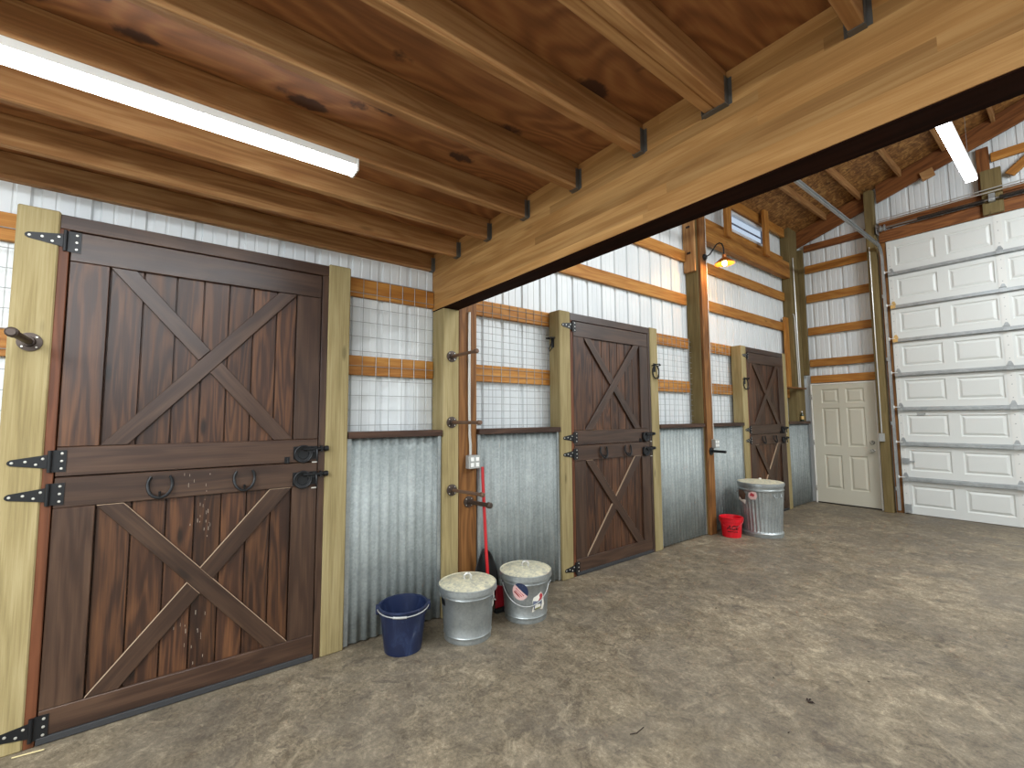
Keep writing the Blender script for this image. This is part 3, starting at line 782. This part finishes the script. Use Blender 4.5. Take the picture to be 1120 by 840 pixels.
k = MB().lathe([(.0001, -.07), (.022, -.068), (.029, -.05), (.024, -.034), (.012, -.028), (.012, -.01), (.032, -.008), (.032, 0)], (.862, YB-.012, .93), 20, axis='y'); k.build('door_knob', M['brass'], d4)
k = MB().lathe([(.0001, -.03), (.018, -.03), (.024, -.02), (.034, -.012), (.034, 0)], (.862, YB-.012, 1.06), 20, axis='y'); k.box(.855, .869, YB-.058, YB-.042, 1.035, 1.085); k.build('deadbolt', M['brass'], d4)
for z in (.25, 1.03, 1.82): MB().lathe([(.0001, -.045), (.007, -.045), (.007, .045), (.0001, .045)], (.048, YB-.026, z), 10).build('butt_hinge', M['brass'], d4)

# ------------------------------------------------------------------ sectional garage door
GX0, GX1, SH = 1.20, 3.62, .5325
d5 = empty('door_5', ((GX0+GX1)/2, YB, 0)); struct(d5, 'tall white sectional garage door with eight panelled sections', 'door')
for k in range(8):
    z0 = .008+k*SH; z1 = z0+SH-.004
    m = MB(); pans = [(a, b, z0+.115, z0+.425) for a, b in ((1.305, 1.765), (1.885, 2.345), (2.475, 2.935), (3.055, 3.515))]
    molded(m, GX0, GX1, z0, z1, YB-.01, pans, .012, .045)
    sec = m.build('door_section', M['garage'], d5)
    for xc, w_ in ((1.235, .03), (2.41, .04), (3.585, .03)):
        s = MB().box(xc-w_, xc+w_, YB-.0145, YB-.0105, z0+.004, z1-.004)
        for zz in (.12, .3, .42): s.lathe([(.007, .0005), (.005, -.003), (.0001, -.0035)], (xc, YB-.0146, z0+zz), 8, m=1, axis='y')
        s.build('stile_strip', [M['white'], M['track']], sec)
    if k < 7:
        t = MB(); zc = z1-.012                  # hat-shaped stiffening strut across each joint
        t.prism([(YB-.0115, zc-.034), (YB-.018, zc-.034), (YB-.018, zc-.022), (YB-.058, zc-.018), (YB-.058, zc+.018), (YB-.018, zc+.022), (YB-.018, zc+.034), (YB-.0115, zc+.034)], GX0+.03, GX1-.03, 'yz')
        t.build('stiffening_strut', M['track'], sec)
        for xc in (GX0+.045, 2.41, GX1-.045):
            h = MB()
            h.prism([(xc-.03, z1+.02), (xc+.03, z1+.02), (xc+.028, z1+.045), (xc+.012, z1+.085), (xc-.012, z1+.085), (xc-.028, z1+.045)], YB-.019, YB-.0155, 'xz')
            h.box(xc-.03, xc+.03, YB-.075, YB-.0585, z1-.035, z1+.02)
            h.lathe([(.0001, -.034), (.009, -.034), (.009, .034), (.0001, .034)], (xc, YB-.066, z1+.024), 8, axis='x')
            h.build('section_hinge', M['yellow'] if (xc < 1.4 and k in (4, 5)) else M['track'], sec)
        MB().lathe([(.0001, -.006), (.024, -.006), (.024, .006), (.0001, .006)], (GX0-.022, YB-.10, z1+.02), 16, axis='x').lathe([(.005, 0), (.005, .07)], (GX0-.018, YB-.10, z1+.02), 8, axis='x').build('roller', M['outlet'], sec)
MB().box(1.104, GX0-.006, YB-.009, YB+.04, 0, 4.26).build('wood_jamb', M['brown'], d5)
MB().box(GX0-.02, GX1+.02, YB-.03, YB-.0115, 4.262, 4.278).build('top_seal', M['white'], d5)
l = MB(); l.box(GX0+.02, GX0+.10, YB-.04, YB-.0105, .76, .84); l.box(GX0+.10, GX0+.16, YB-.03, YB-.02, .785, .805); l.build('slide_lock', M['track'], d5)
MB().box(GX0+.02, GX0+.09, YB-.06, YB-.0105, .03, .15).build('bottom_bracket', M['track'], d5)
n_ = MB()
for k in range(3): n_.box(1.42+.008*(k % 2), 1.52-.01*(k == 2), YB-.0108, YB-.0102, 1.520-.014*k, 1.527-.014*k)
n_.build('maker_label', M['black'], d5)
# track (left): vertical, curve, horizontal run toward the camera
def track(x, label):
    path = [(x, YB-.10, .05), (x, YB-.10, 3.97)]
    for k in range(1, 9):
        a = PI/2*k/8; path.append((x, YB-.10-.20*(1-math.cos(a)), 3.97+.20*math.sin(a)))
    path.append((x, 3.0, 4.17))
    # C-shaped section swept along the path
    sec = [(-.016, -.024), (.014, -.024), (.014, -.019), (-.010, -.019), (-.010, .019), (.014, .019), (.014, .024), (-.016, .024)]
    v = []; fs = []; us = []; N = len(sec)
    for i, p in enumerate(path):
        q0 = Vector(path[max(i-1, 0)]); q1 = Vector(path[min(i+1, len(path)-1)]); t = (q1-q0).normalized()
        nrm = Vector((0, t.z, -t.y))
        for sx, sn in sec: v.append(Vector(p)+Vector((sx, 0, 0))+nrm*sn)
    for i in range(len(path)-1):
        for k in range(N):
            j = (k+1) % N; fs.append([i*N+k, i*N+j, (i+1)*N+j, (i+1)*N+k]); us.append([(0, 0)]*4)
    m = MB(); m.mesh(v, fs, us)
    o = m.build('door_track', M['track'], origin=(x, YB-.1, 0)); tag(o, label, 'track', 'garage door tracks', 'thing')
    for zz in (.35, 1.35, 2.35, 3.35): MB().box(x-.03, x-.0165, YB-.125, YB-.012, zz, zz+.05).build('track_bracket', M['track'], o)
    a = MB()
    a.box(x-.02, x+.012, 3.0, YB-.6, 4.199, 4.202)
    a.build('track_angle', M['track'], o)
    return o
track(1.163, 'galvanized garage door track at the left edge of the garage door, bending overhead')
o = tag(MB().lathe([(.0001, 0), (.0127, 0), (.0127, 2.6), (.0001, 2.6)], (1.13, YB-.15, 4.455), 12, axis='x').build('torsion_shaft', M['shaft']), 'steel torsion shaft above the garage door', 'shaft')
for i in range(2):
    s = MB(); x0 = 1.62 if i == 0 else 2.46; n = 70; pts = []
    for k in range(n*8+1):
        a = 2*PI*k/8; pts.append((x0+.70*k/(n*8), YB-.15+.026*math.cos(a), 4.455+.026*math.sin(a)))
    s.tube(pts, .0035, 5); s.build('torsion_spring', M['spring'], o)
s = MB(); s.lathe([(.0001, 0), (.05, 0), (.05, .01), (.03, .012), (.03, .05), (.05, .052), (.05, .062), (.0001, .062)], (1.175, YB-.15, 4.455), 20, axis='x'); s.build('cable_drum', M['track'], o)
s = MB(); s.box(2.36, 2.42, YB-.17, YB-.101, 4.42, 4.53); s.lathe([(.0001, -.03), (.035, -.03), (.035, .03), (.0001, .03)], (2.39, YB-.15, 4.455), 16, axis='x'); s.build('centre_bearing', M['track'], o)
MB().box(1.128, 1.134, YB-.19, YB-.046, 4.38, 4.52).build('end_bearing_plate', M['track'], o)
conduit([(1.15, YB-.16, 4.60), (3.7, YB-.16, 4.60)], 'upper thin pipe running above the torsion shaft', .008, 'pipe', 'thin_pipe', 'pipes above the garage door')
conduit([(1.15, YB-.19, 4.545), (3.7, YB-.19, 4.545)], 'lower thin pipe running above the torsion shaft', .008, 'pipe', 'thin_pipe', 'pipes above the garage door')

# ------------------------------------------------------------------ lamps
TUBE = emit('tube_glow', (.93, .97, 1.0), 17.0)
def strip(x0, x1, y0, y1, z0, z1, label, hang=0):
    root = empty('strip_light', ((x0+x1)/2, (y0+y1)/2, z0)); tag(root, label, 'light fixture', 'tube lights')
    xm = (x0+x1)/2; w_ = (x1-x0)/2; zs = z0+.024
    prof = [(-w_, zs), (-w_, z0+.014), (-w_*.9, z0+.004), (-w_*.7, z0), (w_*.7, z0), (w_*.9, z0+.004), (w_, z0+.014), (w_, zs)]
    MB().prism([(xm+a, b) for a, b in prof], y0+.012, y1-.012, 'xz').build('diffuser', TUBE, root)
    MB().box(x0-.001, x1+.001, y0+.012, y1-.012, zs+.0005, z1).build('housing', M['white'], root, bevel=.002)
    for a in (y0, y1-.0115): MB().box(x0-.003, x1+.003, a, a+.0115, z0-.001, z1).build('end_cap', M['white'], root, bevel=.003)
    if hang:
        for yy in (y0+.12, y1-.12):
            MB().tube([(xm-.05, yy, z1), (xm, yy, z1+.12), (xm+.05, yy, z1)], .002, 6).tube([(xm, yy, z1+.12), (xm, yy, z1+hang)], .002, 6).build('hanger_wire', M['wire'], root)
strip(.985, 1.062, -1.80, .64, 2.635, 2.693, 'long glowing tube light under the loft joists above the nearest stall door')
strip(2.375, 2.462, 5.11, 6.66, 3.97, 4.045, 'glowing tube light hanging in the far bay before the gable', 1.05)
lampb = MB().lathe([(.0001, .03), (.03, .028), (.042, .012), (.044, .0005), (.0001, .0005)], (.0255, 5.56, 3.615), 20, axis='x')
root = empty('barn_lamp', (.03, 5.56, 3.60)); tag(root, 'small copper gooseneck barn lamp glowing on the tall lamp board', 'lamp')
lampb.build('wall_plate', M['black'], root)
MB().tube([(.055, 5.56, 3.615), (.10, 5.57, 3.635), (.14, 5.58, 3.69), (.175, 5.60, 3.75), (.21, 5.61, 3.765), (.24, 5.62, 3.745), (.258, 5.62, 3.69), (.262, 5.62, 3.60)], .0085, 10).build('gooseneck', M['black'], root)
sc = (.265, 5.62, 3.47)
MB().lathe([(.0001, .125), (.026, .123), (.028, .085), (.05, .07), (.118, .012), (.12, .0), (.114, .006), (.045, .062), (.022, .075), (.0001, .078)], sc, 32).build('lamp_shade', M['lampshade'], root)
MB().lathe([(.0001, .06), (.014, .056), (.024, .035), (.030, .01), (.024, -.016), (.0001, -.028)], sc, 20).build('bulb', emit('warm_bulb', (1.0, .62, .22), 60), root)

# ------------------------------------------------------------------ cans, buckets, scoop
def bail(c, r, z, a0, a1, sag, mat, parent, rw=.003, out=.012, name='bail_handle'):
    pts = []
    for k in range(21):
        t = k/20; a = a0+(a1-a0)*t; s_ = math.sin(PI*t)
        rr = r+.006+out*s_; pts.append((c[0]+rr*math.cos(a), c[1]+rr*math.sin(a), z-sag*s_))
    MB().tube(pts, rw, 8).build(name, mat, parent)
def can(c, rb, rt, h, label, tilt=0):
    root = empty('metal_can', (c[0], c[1], 0)); tag(root, label, 'can', 'small galvanized lidded cans')
    x, y = c
    hb = h-.035
    R = lambda z: rb+(rt-rb)*z/hb
    prof = [(.0001, .004), (R(0)-.006, .004), (R(0)+.002, .0005), (R(0)+.003, .012), (R(.03), .018), (R(.035), .034), (R(.04)+.004, .040), (R(.046), .046)]
    prof += [(R(z), z) for z in (.12, .2, hb-.06)] + [(R(hb-.05)+.004, hb-.052), (R(hb-.044), hb-.044), (R(hb)+.002, hb), (R(hb)-.004, hb-.002), (R(hb)-.006, hb-.05)]
    MB().lathe(prof, (x, y, 0), 48).build('can_body', M['galv'], root)
    rl = rt+.014
    lid = MB().lathe([(rl-.003, hb-.022), (rl+.003, hb-.024), (rl+.0005, hb+.010), (rl-.004, hb+.013), (rl-.013, hb+.009), (rl-.02, hb+.013), (rl*.62, hb+.022), (rl*.56, hb+.027), (rl*.2, hb+.031), (.0001, hb+.032)], (x, y, 0), 48).build('lid', [M['dusty']], root)
    lid.data.materials.append(M['galv'])
    for p in lid.data.polygons:
        if p.index < 48*3: p.material_index = 1
    g = MB(); a = math.atan2(-y, D-x)
    g.tube([(x-.02*math.sin(a), y+.02*math.cos(a), hb+.028), (x-.024*math.sin(a), y+.024*math.cos(a), hb+.05), (x-.012*math.sin(a), y+.012*math.cos(a), hb+.066), (x+.012*math.sin(a), y-.012*math.cos(a), hb+.066), (x+.024*math.sin(a), y-.024*math.cos(a), hb+.05), (x+.02*math.sin(a), y-.02*math.cos(a), hb+.028)], .0085, 8)
    g.build('lid_handle', M['pipe'], root)
    return root, R, hb, a
def ears(root, c, R, z, angs):
    for a in angs:
        m = MB(); r = R(z)+.004; p = Vector((c[0]+r*math.cos(a), c[1]+r*math.sin(a), z)); t = Vector((-math.sin(a), math.cos(a), 0)); n = Vector((math.cos(a), math.sin(a), 0))
        m.tube([p+t*.012-Vector((0, 0, .02)), p+n*.008+t*.012, p+n*.012+Vector((0, 0, .012)), p+n*.008-t*.012, p-t*.012-Vector((0, 0, .02))], .004, 6)
        m.build('ear', M['galv'], root)
def patch(c, R, ang, z, pts, mat, root, name, off=.0015):
    """a printed patch bent round the can; pts are (across, up) in metres"""
    def P(s, t, e=0):
        r = R(z+t)+off+e+.0018; a = ang+s/r
        return (c[0]+r*math.cos(a), c[1]+r*math.sin(a), z+t)
    cs = sum(p[0] for p in pts)/len(pts); ct = sum(p[1] for p in pts)/len(pts)
    m = MB(); rings = [1, .8, .6, .4, .2]; n = len(pts); N = len(rings)
    v = []
    for k in rings: v += [P(cs+(p[0]-cs)*k, ct+(p[1]-ct)*k) for p in pts]
    v.append(P(cs, ct)); fs = []
    for i in range(N-1):
        for k in range(n): fs.append([i*n+k, i*n+(k+1) % n, (i+1)*n+(k+1) % n, (i+1)*n+k])
    for k in range(n): fs.append([(N-1)*n+k, (N-1)*n+(k+1) % n, N*n])
    m.mesh(v, fs, [[(0, 0)]*len(f_) for f_ in fs], 0, True)
    m.build(name, mat, root)
c1 = (.313, 1.693)
r1, R1, hb1, a1 = can(c1, .160, .188, .377, 'galvanized lidded can next to the blue bucket')
ears(r1, c1, R1, .27, (a1+1.15, a1-1.75))
bail(c1, R1(.25), .26, a1+1.15, a1+2.6, .05, M['bailwire'], r1)
patch(c1, R1, a1-1.15, .255, [(-.03, -.022), (.03, -.022), (.034, 0), (.03, .022), (-.03, .022), (-.034, 0)], M['black'], r1, 'black_label')
patch(c1, R1, a1+1.32, .25, [(-.02, -.05), (.02, -.05), (.02, .05), (-.02, .05)], M['stwhite'], r1, 'side_label')
c2 = (.33, 2.20)
r2, R2, hb2, a2 = can(c2, .157, .185, .366, 'galvanized lidded can with flag and horse stickers')
ears(r2, c2, R2, .265, (a2-1.25, a2+1.30))
bail(c2, R2(.22), .262, a2-1.22, a2+1.28, .125, M['bailwire'], r2)
oval = [(.060*math.cos(2*PI*k/20), .062*math.sin(2*PI*k/20)) for k in range(20)]
rot = lambda pts, g, dx=0, dy=0: [(p[0]*math.cos(g)-p[1]*math.sin(g)+dx, p[0]*math.sin(g)+p[1]*math.cos(g)+dy) for p in pts]
fa = a2-.22; fz = .236
patch(c2, R2, fa, fz, oval, M['stpink'], r2, 'flag_sticker')
g = -.72
can_t = [(p[0], p[1]) for p in rot(oval, -g)]
top = [(p[0], max(p[1], .012)) for p in can_t]
patch(c2, R2, fa, fz, rot(top, g), M['navy'], r2, 'flag_canton', .0022)
for k, yy in enumerate((-.004, -.018, -.032)):
    hw = .040-.012*k*.6
    patch(c2, R2, fa, fz, rot([(-hw, yy-.003), (hw, yy-.003), (hw, yy+.003), (-hw, yy+.003)], g), M['stred'], r2, 'flag_stripe', .0022)
patch(c2, R2, fa, fz, rot([(-.034, -.036), (.012, -.036), (.012, -.026), (-.034, -.026)], g), M['darkred'], r2, 'flag_banner', .003)
ha = a2+.56; hz = .145
patch(c2, R2, ha, hz, [(-.05, -.06), (.045, -.05), (.06, -.02), (.05, .02), (.045, .05), (.02, .08), (-.005, .062), (-.04, .045), (-.048, .02), (-.04, -.02)], M['stwhite'], r2, 'horse_sticker')
patch(c2, R2, ha, hz, [(-.038, -.022), (.035, -.012), (.034, .018), (.02, .024), (-.03, .02), (-.042, .022), (-.044, .0)], M['stgrey'], r2, 'horse_body', .0022)
patch(c2, R2, ha, hz, [(-.036, -.045), (-.028, -.045), (-.026, -.015), (-.036, -.015)], M['stgrey'], r2, 'horse_leg', .0022)
patch(c2, R2, ha, hz, [(.022, -.04), (.030, -.04), (.032, -.01), (.022, -.01)], M['stgrey'], r2, 'horse_leg', .0022)
patch(c2, R2, ha, hz, [(.0, .018), (.028, .022), (.04, .05), (.022, .074), (.006, .058), (.012, .04)], M['stred'], r2, 'horse_blanket', .0026)
patch(c2, R2, ha, hz, [(-.03, -.045), (.03, -.036), (.028, -.026), (-.028, -.034)], M['stgreen'], r2, 'sticker_ground', .0026)

# tall ribbed trash can
c3 = (.393, 6.038); r3 = empty('trash_can', (c3[0], c3[1], 0)); tag(r3, 'tall ribbed galvanized trash can beside the red bucket', 'trash can')
v = []; fs = []; n = 180
rows = [(.0, .236, 0), (.045, .240, 0), (.052, .232, 0), (.062, .226, .25), (.075, .224, 1), (.535, .252, 1), (.555, .254, .2), (.565, .262, 0), (.578, .262, 0), (.585, .256, 0), (.605, .257, 0), (.612, .264, 0), (.625, .264, 0), (.63, .258, 0), (.645, .258, 0)]
for z, r, k in rows:
    for i in range(n):
        a = 2*PI*i/n; rr = r+k*.0045*math.cos(a*36); v.append((c3[0]+rr*math.cos(a), c3[1]+rr*math.sin(a), z+.001))
for j in range(len(rows)-1):
    for i in range(n): fs.append([j*n+i, j*n+(i+1) % n, (j+1)*n+(i+1) % n, (j+1)*n+i])
m = MB(); m.mesh(v, fs, [[(0, 0)]*4]*len(fs), 0, True); m.lathe([(.0001, .02), (.226, .02)], (c3[0], c3[1], 0), 40)
m.build('can_body', M['galv'], r3)
lid = MB().lathe([(.268, .628), (.271, .630), (.270, .655), (.262, .660), (.24, .662), (.13, .676), (.05, .682), (.0001, .683)], (c3[0], c3[1], 0), 60).build('lid', [M['dusty'], M['galv']], r3)
for p in lid.data.polygons:
    if p.index < 180: p.material_index = 1
a3 = math.atan2(-c3[1], D-c3[0])
MB().lathe([(.0001, .704), (.012, .703), (.018, .694), (.010, .684), (.012, .68)], (c3[0], c3[1], 0), 14).build('lid_knob', M['stwhite'], r3)
R3 = lambda z: .224+(z-.075)*.061
for a in (a3+.75, a3-1.9):
    m = MB(); r = .262; t = Vector((-math.sin(a), math.cos(a), 0)); nn = Vector((math.cos(a), math.sin(a), 0)); p = Vector((c3[0], c3[1], .53))+nn*r
    m.tube([p+t*.05, p+t*.05+nn*.02-Vector((0, 0, .03)), p+nn*.024-Vector((0, 0, .04)), p-t*.05+nn*.02-Vector((0, 0, .03)), p-t*.05], .005, 8); m.build('side_handle', M['galv'], r3)
patch(c3, R3, a3-.38, .51, [(-.05, -.02), (-.02, -.05), (.04, -.045), (.06, .0), (.045, .045), (0, .05), (-.04, .03)], M['stpink'], r3, 'pink_sticker', .006)
patch(c3, R3, a3-.38, .515, [(-.03, -.01), (.02, -.02), (.03, .01), (-.01, .03)], M['stred'], r3, 'sticker_print', .0075)
patch(c3, R3, a3-1.05, .50, [(-.09, -.03), (.0, -.07), (.07, -.05), (.09, .02), (.05, .06), (-.06, .05)], M['rust'], r3, 'brown_sticker', .006)
patch(c3, R3, a3-1.05, .44, [(-.09, -.02), (.07, -.05), (.085, .0), (-.06, .02)], M['stwhite'], r3, 'white_sticker', .0075)

def bucket(c, rb, rt, h, mat, label, flat=False):
    root = empty('bucket', (c[0], c[1], 0)); tag(root, label, 'bucket')
    R = lambda z: rb+(rt-rb)*z/h
    prof = [(.0001, .006), (R(0)-.01, .006), (R(0)-.008, .0005), (R(0), .002), (R(.01), .012), (R(h*.78), h*.78), (R(h*.79)+.006, h*.79), (R(h*.96)+.006, h*.95), (R(h)+.010, h*.96), (R(h)+.012, h*.985), (R(h)+.006, h), (R(h)-.004, h*.99), (R(h*.5)-.006, h*.5), (R(.02)-.006, .02), (.0001, .018)]
    m = MB().lathe(prof, (c[0], c[1], 0), 48)
    a = math.atan2(-c[1], D-c[0])
    if flat:                                     # flat-backed bucket: press the side toward the wall
        pass
    m.build('bucket_body', mat, root)
    return root, R, a
b1, RB, ab = bucket((.211, 1.262), .119, .152, .285, M['blue'], 'navy blue bucket standing before the corrugated panel')
m = MB(); pts = []
for k in range(25):
    t = k/24; an = (ab-1.5)+(3.0)*t
    pts.append((.211+(RB(.27)+.014+.004*math.sin(PI*t))*math.cos(an), 1.262+(RB(.27)+.014+.004*math.sin(PI*t))*math.sin(an), .272-.012*math.sin(PI*t)))
m.tube(pts, .0035, 8); m.build('bail_handle', M['bailwire'], b1)
pts = pts[9:14]; MB().tube(pts, .0075, 10).build('handle_grip', M['boxm'], b1)
for s_ in (-1, 1):
    m = MB(); an = ab+s_*1.5; rr = RB(.27)+.012
    m.box(-.008, .012, -.022, .022, -.03, .022, M=Matrix.Translation((.211+rr*math.cos(an), 1.262+rr*math.sin(an), .268)) @ Matrix.Rotation(an, 4, 'Z'))
    m.build('handle_ear', M['blue'], b1, bevel=.004)
b2, RR, ar = bucket((.201, 5.634), .108, .126, .243, M['redp'], 'small red bucket between the lamp post and trash can')
bail((.201, 5.634), RR(.22)+.006, .232, ar-1.5, ar-.05-3.1+6.2832-.0-1.5 if False else ar+1.5, .10, M['redh'], b2, .004)
# black lettering band on the red bucket
def text_on(txt, size, c, R, ang, z, mat, root, name, shear=0):
    cu = bpy.data.curves.new(name, 'FONT'); cu.body = txt; cu.size = size; cu.align_x = 'CENTER'; cu.align_y = 'CENTER'; cu.shear = shear; cu.offset = size*.025
    ob = bpy.data.objects.new(name, cu); COL.objects.link(ob)
    dg = bpy.context.evaluated_depsgraph_get(); me = bpy.data.meshes.new_from_object(ob.evaluated_get(dg)); bpy.data.objects.remove(ob)
    for v_ in me.vertices:
        r = R(z+v_.co.y)+.0035; a = ang+v_.co.x/r; v_.co = Vector((c[0]+r*math.cos(a), c[1]+r*math.sin(a), z+v_.co.y))-Vector((c[0], c[1], 0))
    me.materials.append(mat); o = bpy.data.objects.new(name, me); COL.objects.link(o); o.parent = root; o.location = (0, 0, 0)
text_on('ACE', .07, (.201, 5.634), RR, ar+.1, .125, M['black'], b2, 'printed_word', .25)
patch((.201, 5.634), RR, ar+.1, .078, [(-.06, -.005), (.06, -.005), (.06, .004), (-.06, .004)], M['black'], b2, 'printed_line', .003)

# red-handled scoop leaning on the panel
sroot = empty('scoop_shovel', (.08, 2.06, 0)); tag(sroot, 'black scoop with long red handle leaning on the corrugated panel', 'shovel')
MB().tube([(.125, 2.0, .16), (.085, 2.005, .45), (.02, 2.016, 1.0), (.012, 2.018, 1.10)], .0125, 12).build('handle', M['redh'], sroot)
v = []; fs = []; nx, nz = 16, 14
for j in range(nz+1):
    t = j/nz; z = .02+.44*t; wd = .115*(math.sin(min(1, (1-t)*1.6+.02)*PI/2))**.6
    for i in range(nx+1):
        s_ = -1+2*i/nx; x = .085-.06*t+.03*s_*s_-.015*math.cos(t*PI); v.append((x, 2.005+wd*s_, z))
for j in range(nz):
    for i in range(nx): fs.append([j*(nx+1)+i, j*(nx+1)+i+1, (j+1)*(nx+1)+i+1, (j+1)*(nx+1)+i])
m = MB(); m.mesh(v, fs, [[(0, 0)]*4]*len(fs), 0, True); m.build('scoop_blade', M['blackp'], sroot, solid=.006)
MB().tube([(.128, 2.0, .14), (.118, 2.0, .22), (.108, 2.002, .28)], [.019, .02, .016], 12).build('socket', M['blackp'], sroot)
MB().lathe([(.0001, -.012), (.0135, -.01), (.0135, .03), (.0001, .035)], (-.002, 2.03, 1.065), 12).build('handle_cap', M['stwhite'], sroot) if False else None
dp = empty('dust_pan', (.18, 2.06, 0)); tag(dp, 'dark red dustpan on the floor between the two small cans', 'dustpan')
m = MB(); m.prism([(2.03, .035), (2.115, .035), (2.105, .19), (2.04, .21)], .155, .175, 'yz'); m.build('pan', M['darkred'], dp, bevel=.008, bseg=2)
m = MB(); m.box(.155, .19, 2.025, 2.118, .001, .034); m.build('pan_lip', M['blackp'], dp, bevel=.006)

# ------------------------------------------------------------------ litter on the floor
def chips(name, x, y, s_, mat, label, n=5):
    m = MB()
    for k in range(n):
        a = random.uniform(0, 6.28); L = s_*random.uniform(.5, 1); dx, dy = random.uniform(-.5, .5)*s_, random.uniform(-.5, .5)*s_
        m.tube([(x+dx, y+dy, .004), (x+dx+L*.5*math.cos(a), y+dy+L*.5*math.sin(a), .007+.2*s_*random.random()), (x+dx+L*math.cos(a), y+dy+L*math.sin(a), .004)], [s_*.14, s_*.2, s_*.05], 6)
    tag(m.build(name, M[mat]), label, 'debris')
def gpt(px, py):
    d = Rv*((px-560)/485.3007)-Uv*((py-420)/485.3007)+Fv; t = -CZ/d.z
    return D+d.x*t, d.y*t
x, y = gpt(884, 768); chips('bark_chip', x, y, .022, 'chip', 'dark curled bark chip lying alone on the open floor', 6)
for px, py, lb in ((783, 666, 'small dark crumb on the floor below the far trash can'), (846, 742, 'small dark crumb just behind the bark chip'), (950, 747, 'small dark crumb right of the bark chip'), (862, 802, 'tiny dark crumb in front of the bark chip')):
    x, y = gpt(px, py); chips('dirt_crumb', x, y, .008, 'chip', lb, 3)
x, y = gpt(30, 826); tag(MB().tube([(x-.01, y-.05, .004), (x, y, .006), (x+.02, y+.055, .012)], .003, 6).build('straw', M['straw']), 'pale straw stalk at the bottom hinge of the nearest door', 'straw')
x, y = gpt(695, 800); tag(MB().tube([(x, y-.04, .004), (x+.015, y-.01, .005), (x+.01, y+.05, .004)], .002, 6).build('straw', M['chip']), 'thin dark curved twig on the floor at the bottom centre', 'straw')

# ------------------------------------------------------------------ light
def area(name, loc, sx, sy, power, col=(.95, .98, 1), rot=(0, 0, 0)):
    l_ = bpy.data.lights.new(name, 'AREA'); l_.shape = 'RECTANGLE'; l_.size = sx; l_.size_y = sy; l_.energy = power; l_.color = col
    o_ = bpy.data.objects.new(name, l_); COL.objects.link(o_); o_.location = loc; o_.rotation_euler = rot
    return o_
def unseen_light(name, loc, L, power, axis='y', tilt=52, col=(.90, .96, 1)):
    """an unseen light outside the frame, no fixture built: two long lights back to back, angled down to either side"""
    for sg in (-1, 1):
        a = math.radians(tilt)*sg
        area(name, loc, *((.10, L) if axis == 'y' else (L, .10)), power, col, (0, a, 0) if axis == 'y' else (a, 0, 0))
area('loft_tube_glow', (1.0235, -.58, 2.631), .06, 2.38, 9, (.92, .97, 1))
area('far_tube_glow', (2.4185, 5.885, 3.966), .065, 1.5, 9, (.92, .97, 1))
unseen_light('bay_fill', (2.3, 3.4, 4.4), 1.6, 38, tilt=42)  # unseen fill light, added to brighten the long wall
unseen_light('bay_fill', (4.9, 4.4, 4.4), 1.6, 45, tilt=40)  # another added fill light, for the open bay
unseen_light('bay_fill', (4.3, 6.4, 4.4), 1.6, 92, 'x', tilt=46)  # fill added out of view to brighten the garage wall
unseen_light('unseen_loft_tube', (3.75, -.9, 2.6), 2.4, 62, tilt=28)
unseen_light('unseen_loft_tube', (2.5, -2.6, 2.6), 2.4, 96, tilt=20)  # added behind the camera to brighten the near floor and doors
bl = bpy.data.lights.new('lamp_glow', 'POINT'); bl.energy = 9; bl.color = (1, .55, .18); bl.shadow_soft_size = .03
bo = bpy.data.objects.new('lamp_glow', bl); COL.objects.link(bo); bo.location = (.265, 5.62, 3.43)
wd = bpy.data.worlds.new('outside'); S.world = wd; wd.use_nodes = True
nt = wd.node_tree; bg = nt.nodes['Background']
bg.inputs[0].default_value = (.72, .82, .95, 1); bg.inputs[1].default_value = .55
S.view_settings.view_transform = 'Standard'; S.view_settings.look = 'None'; S.view_settings.gamma = 1; S.view_settings.use_curve_mapping = False
S.view_settings.exposure = 0.53
try: S.cycles.use_denoising = True
except Exception: pass
S.cycles.max_bounces = 8; S.cycles.diffuse_bounces = 5; S.cycles.sample_clamp_indirect = 6
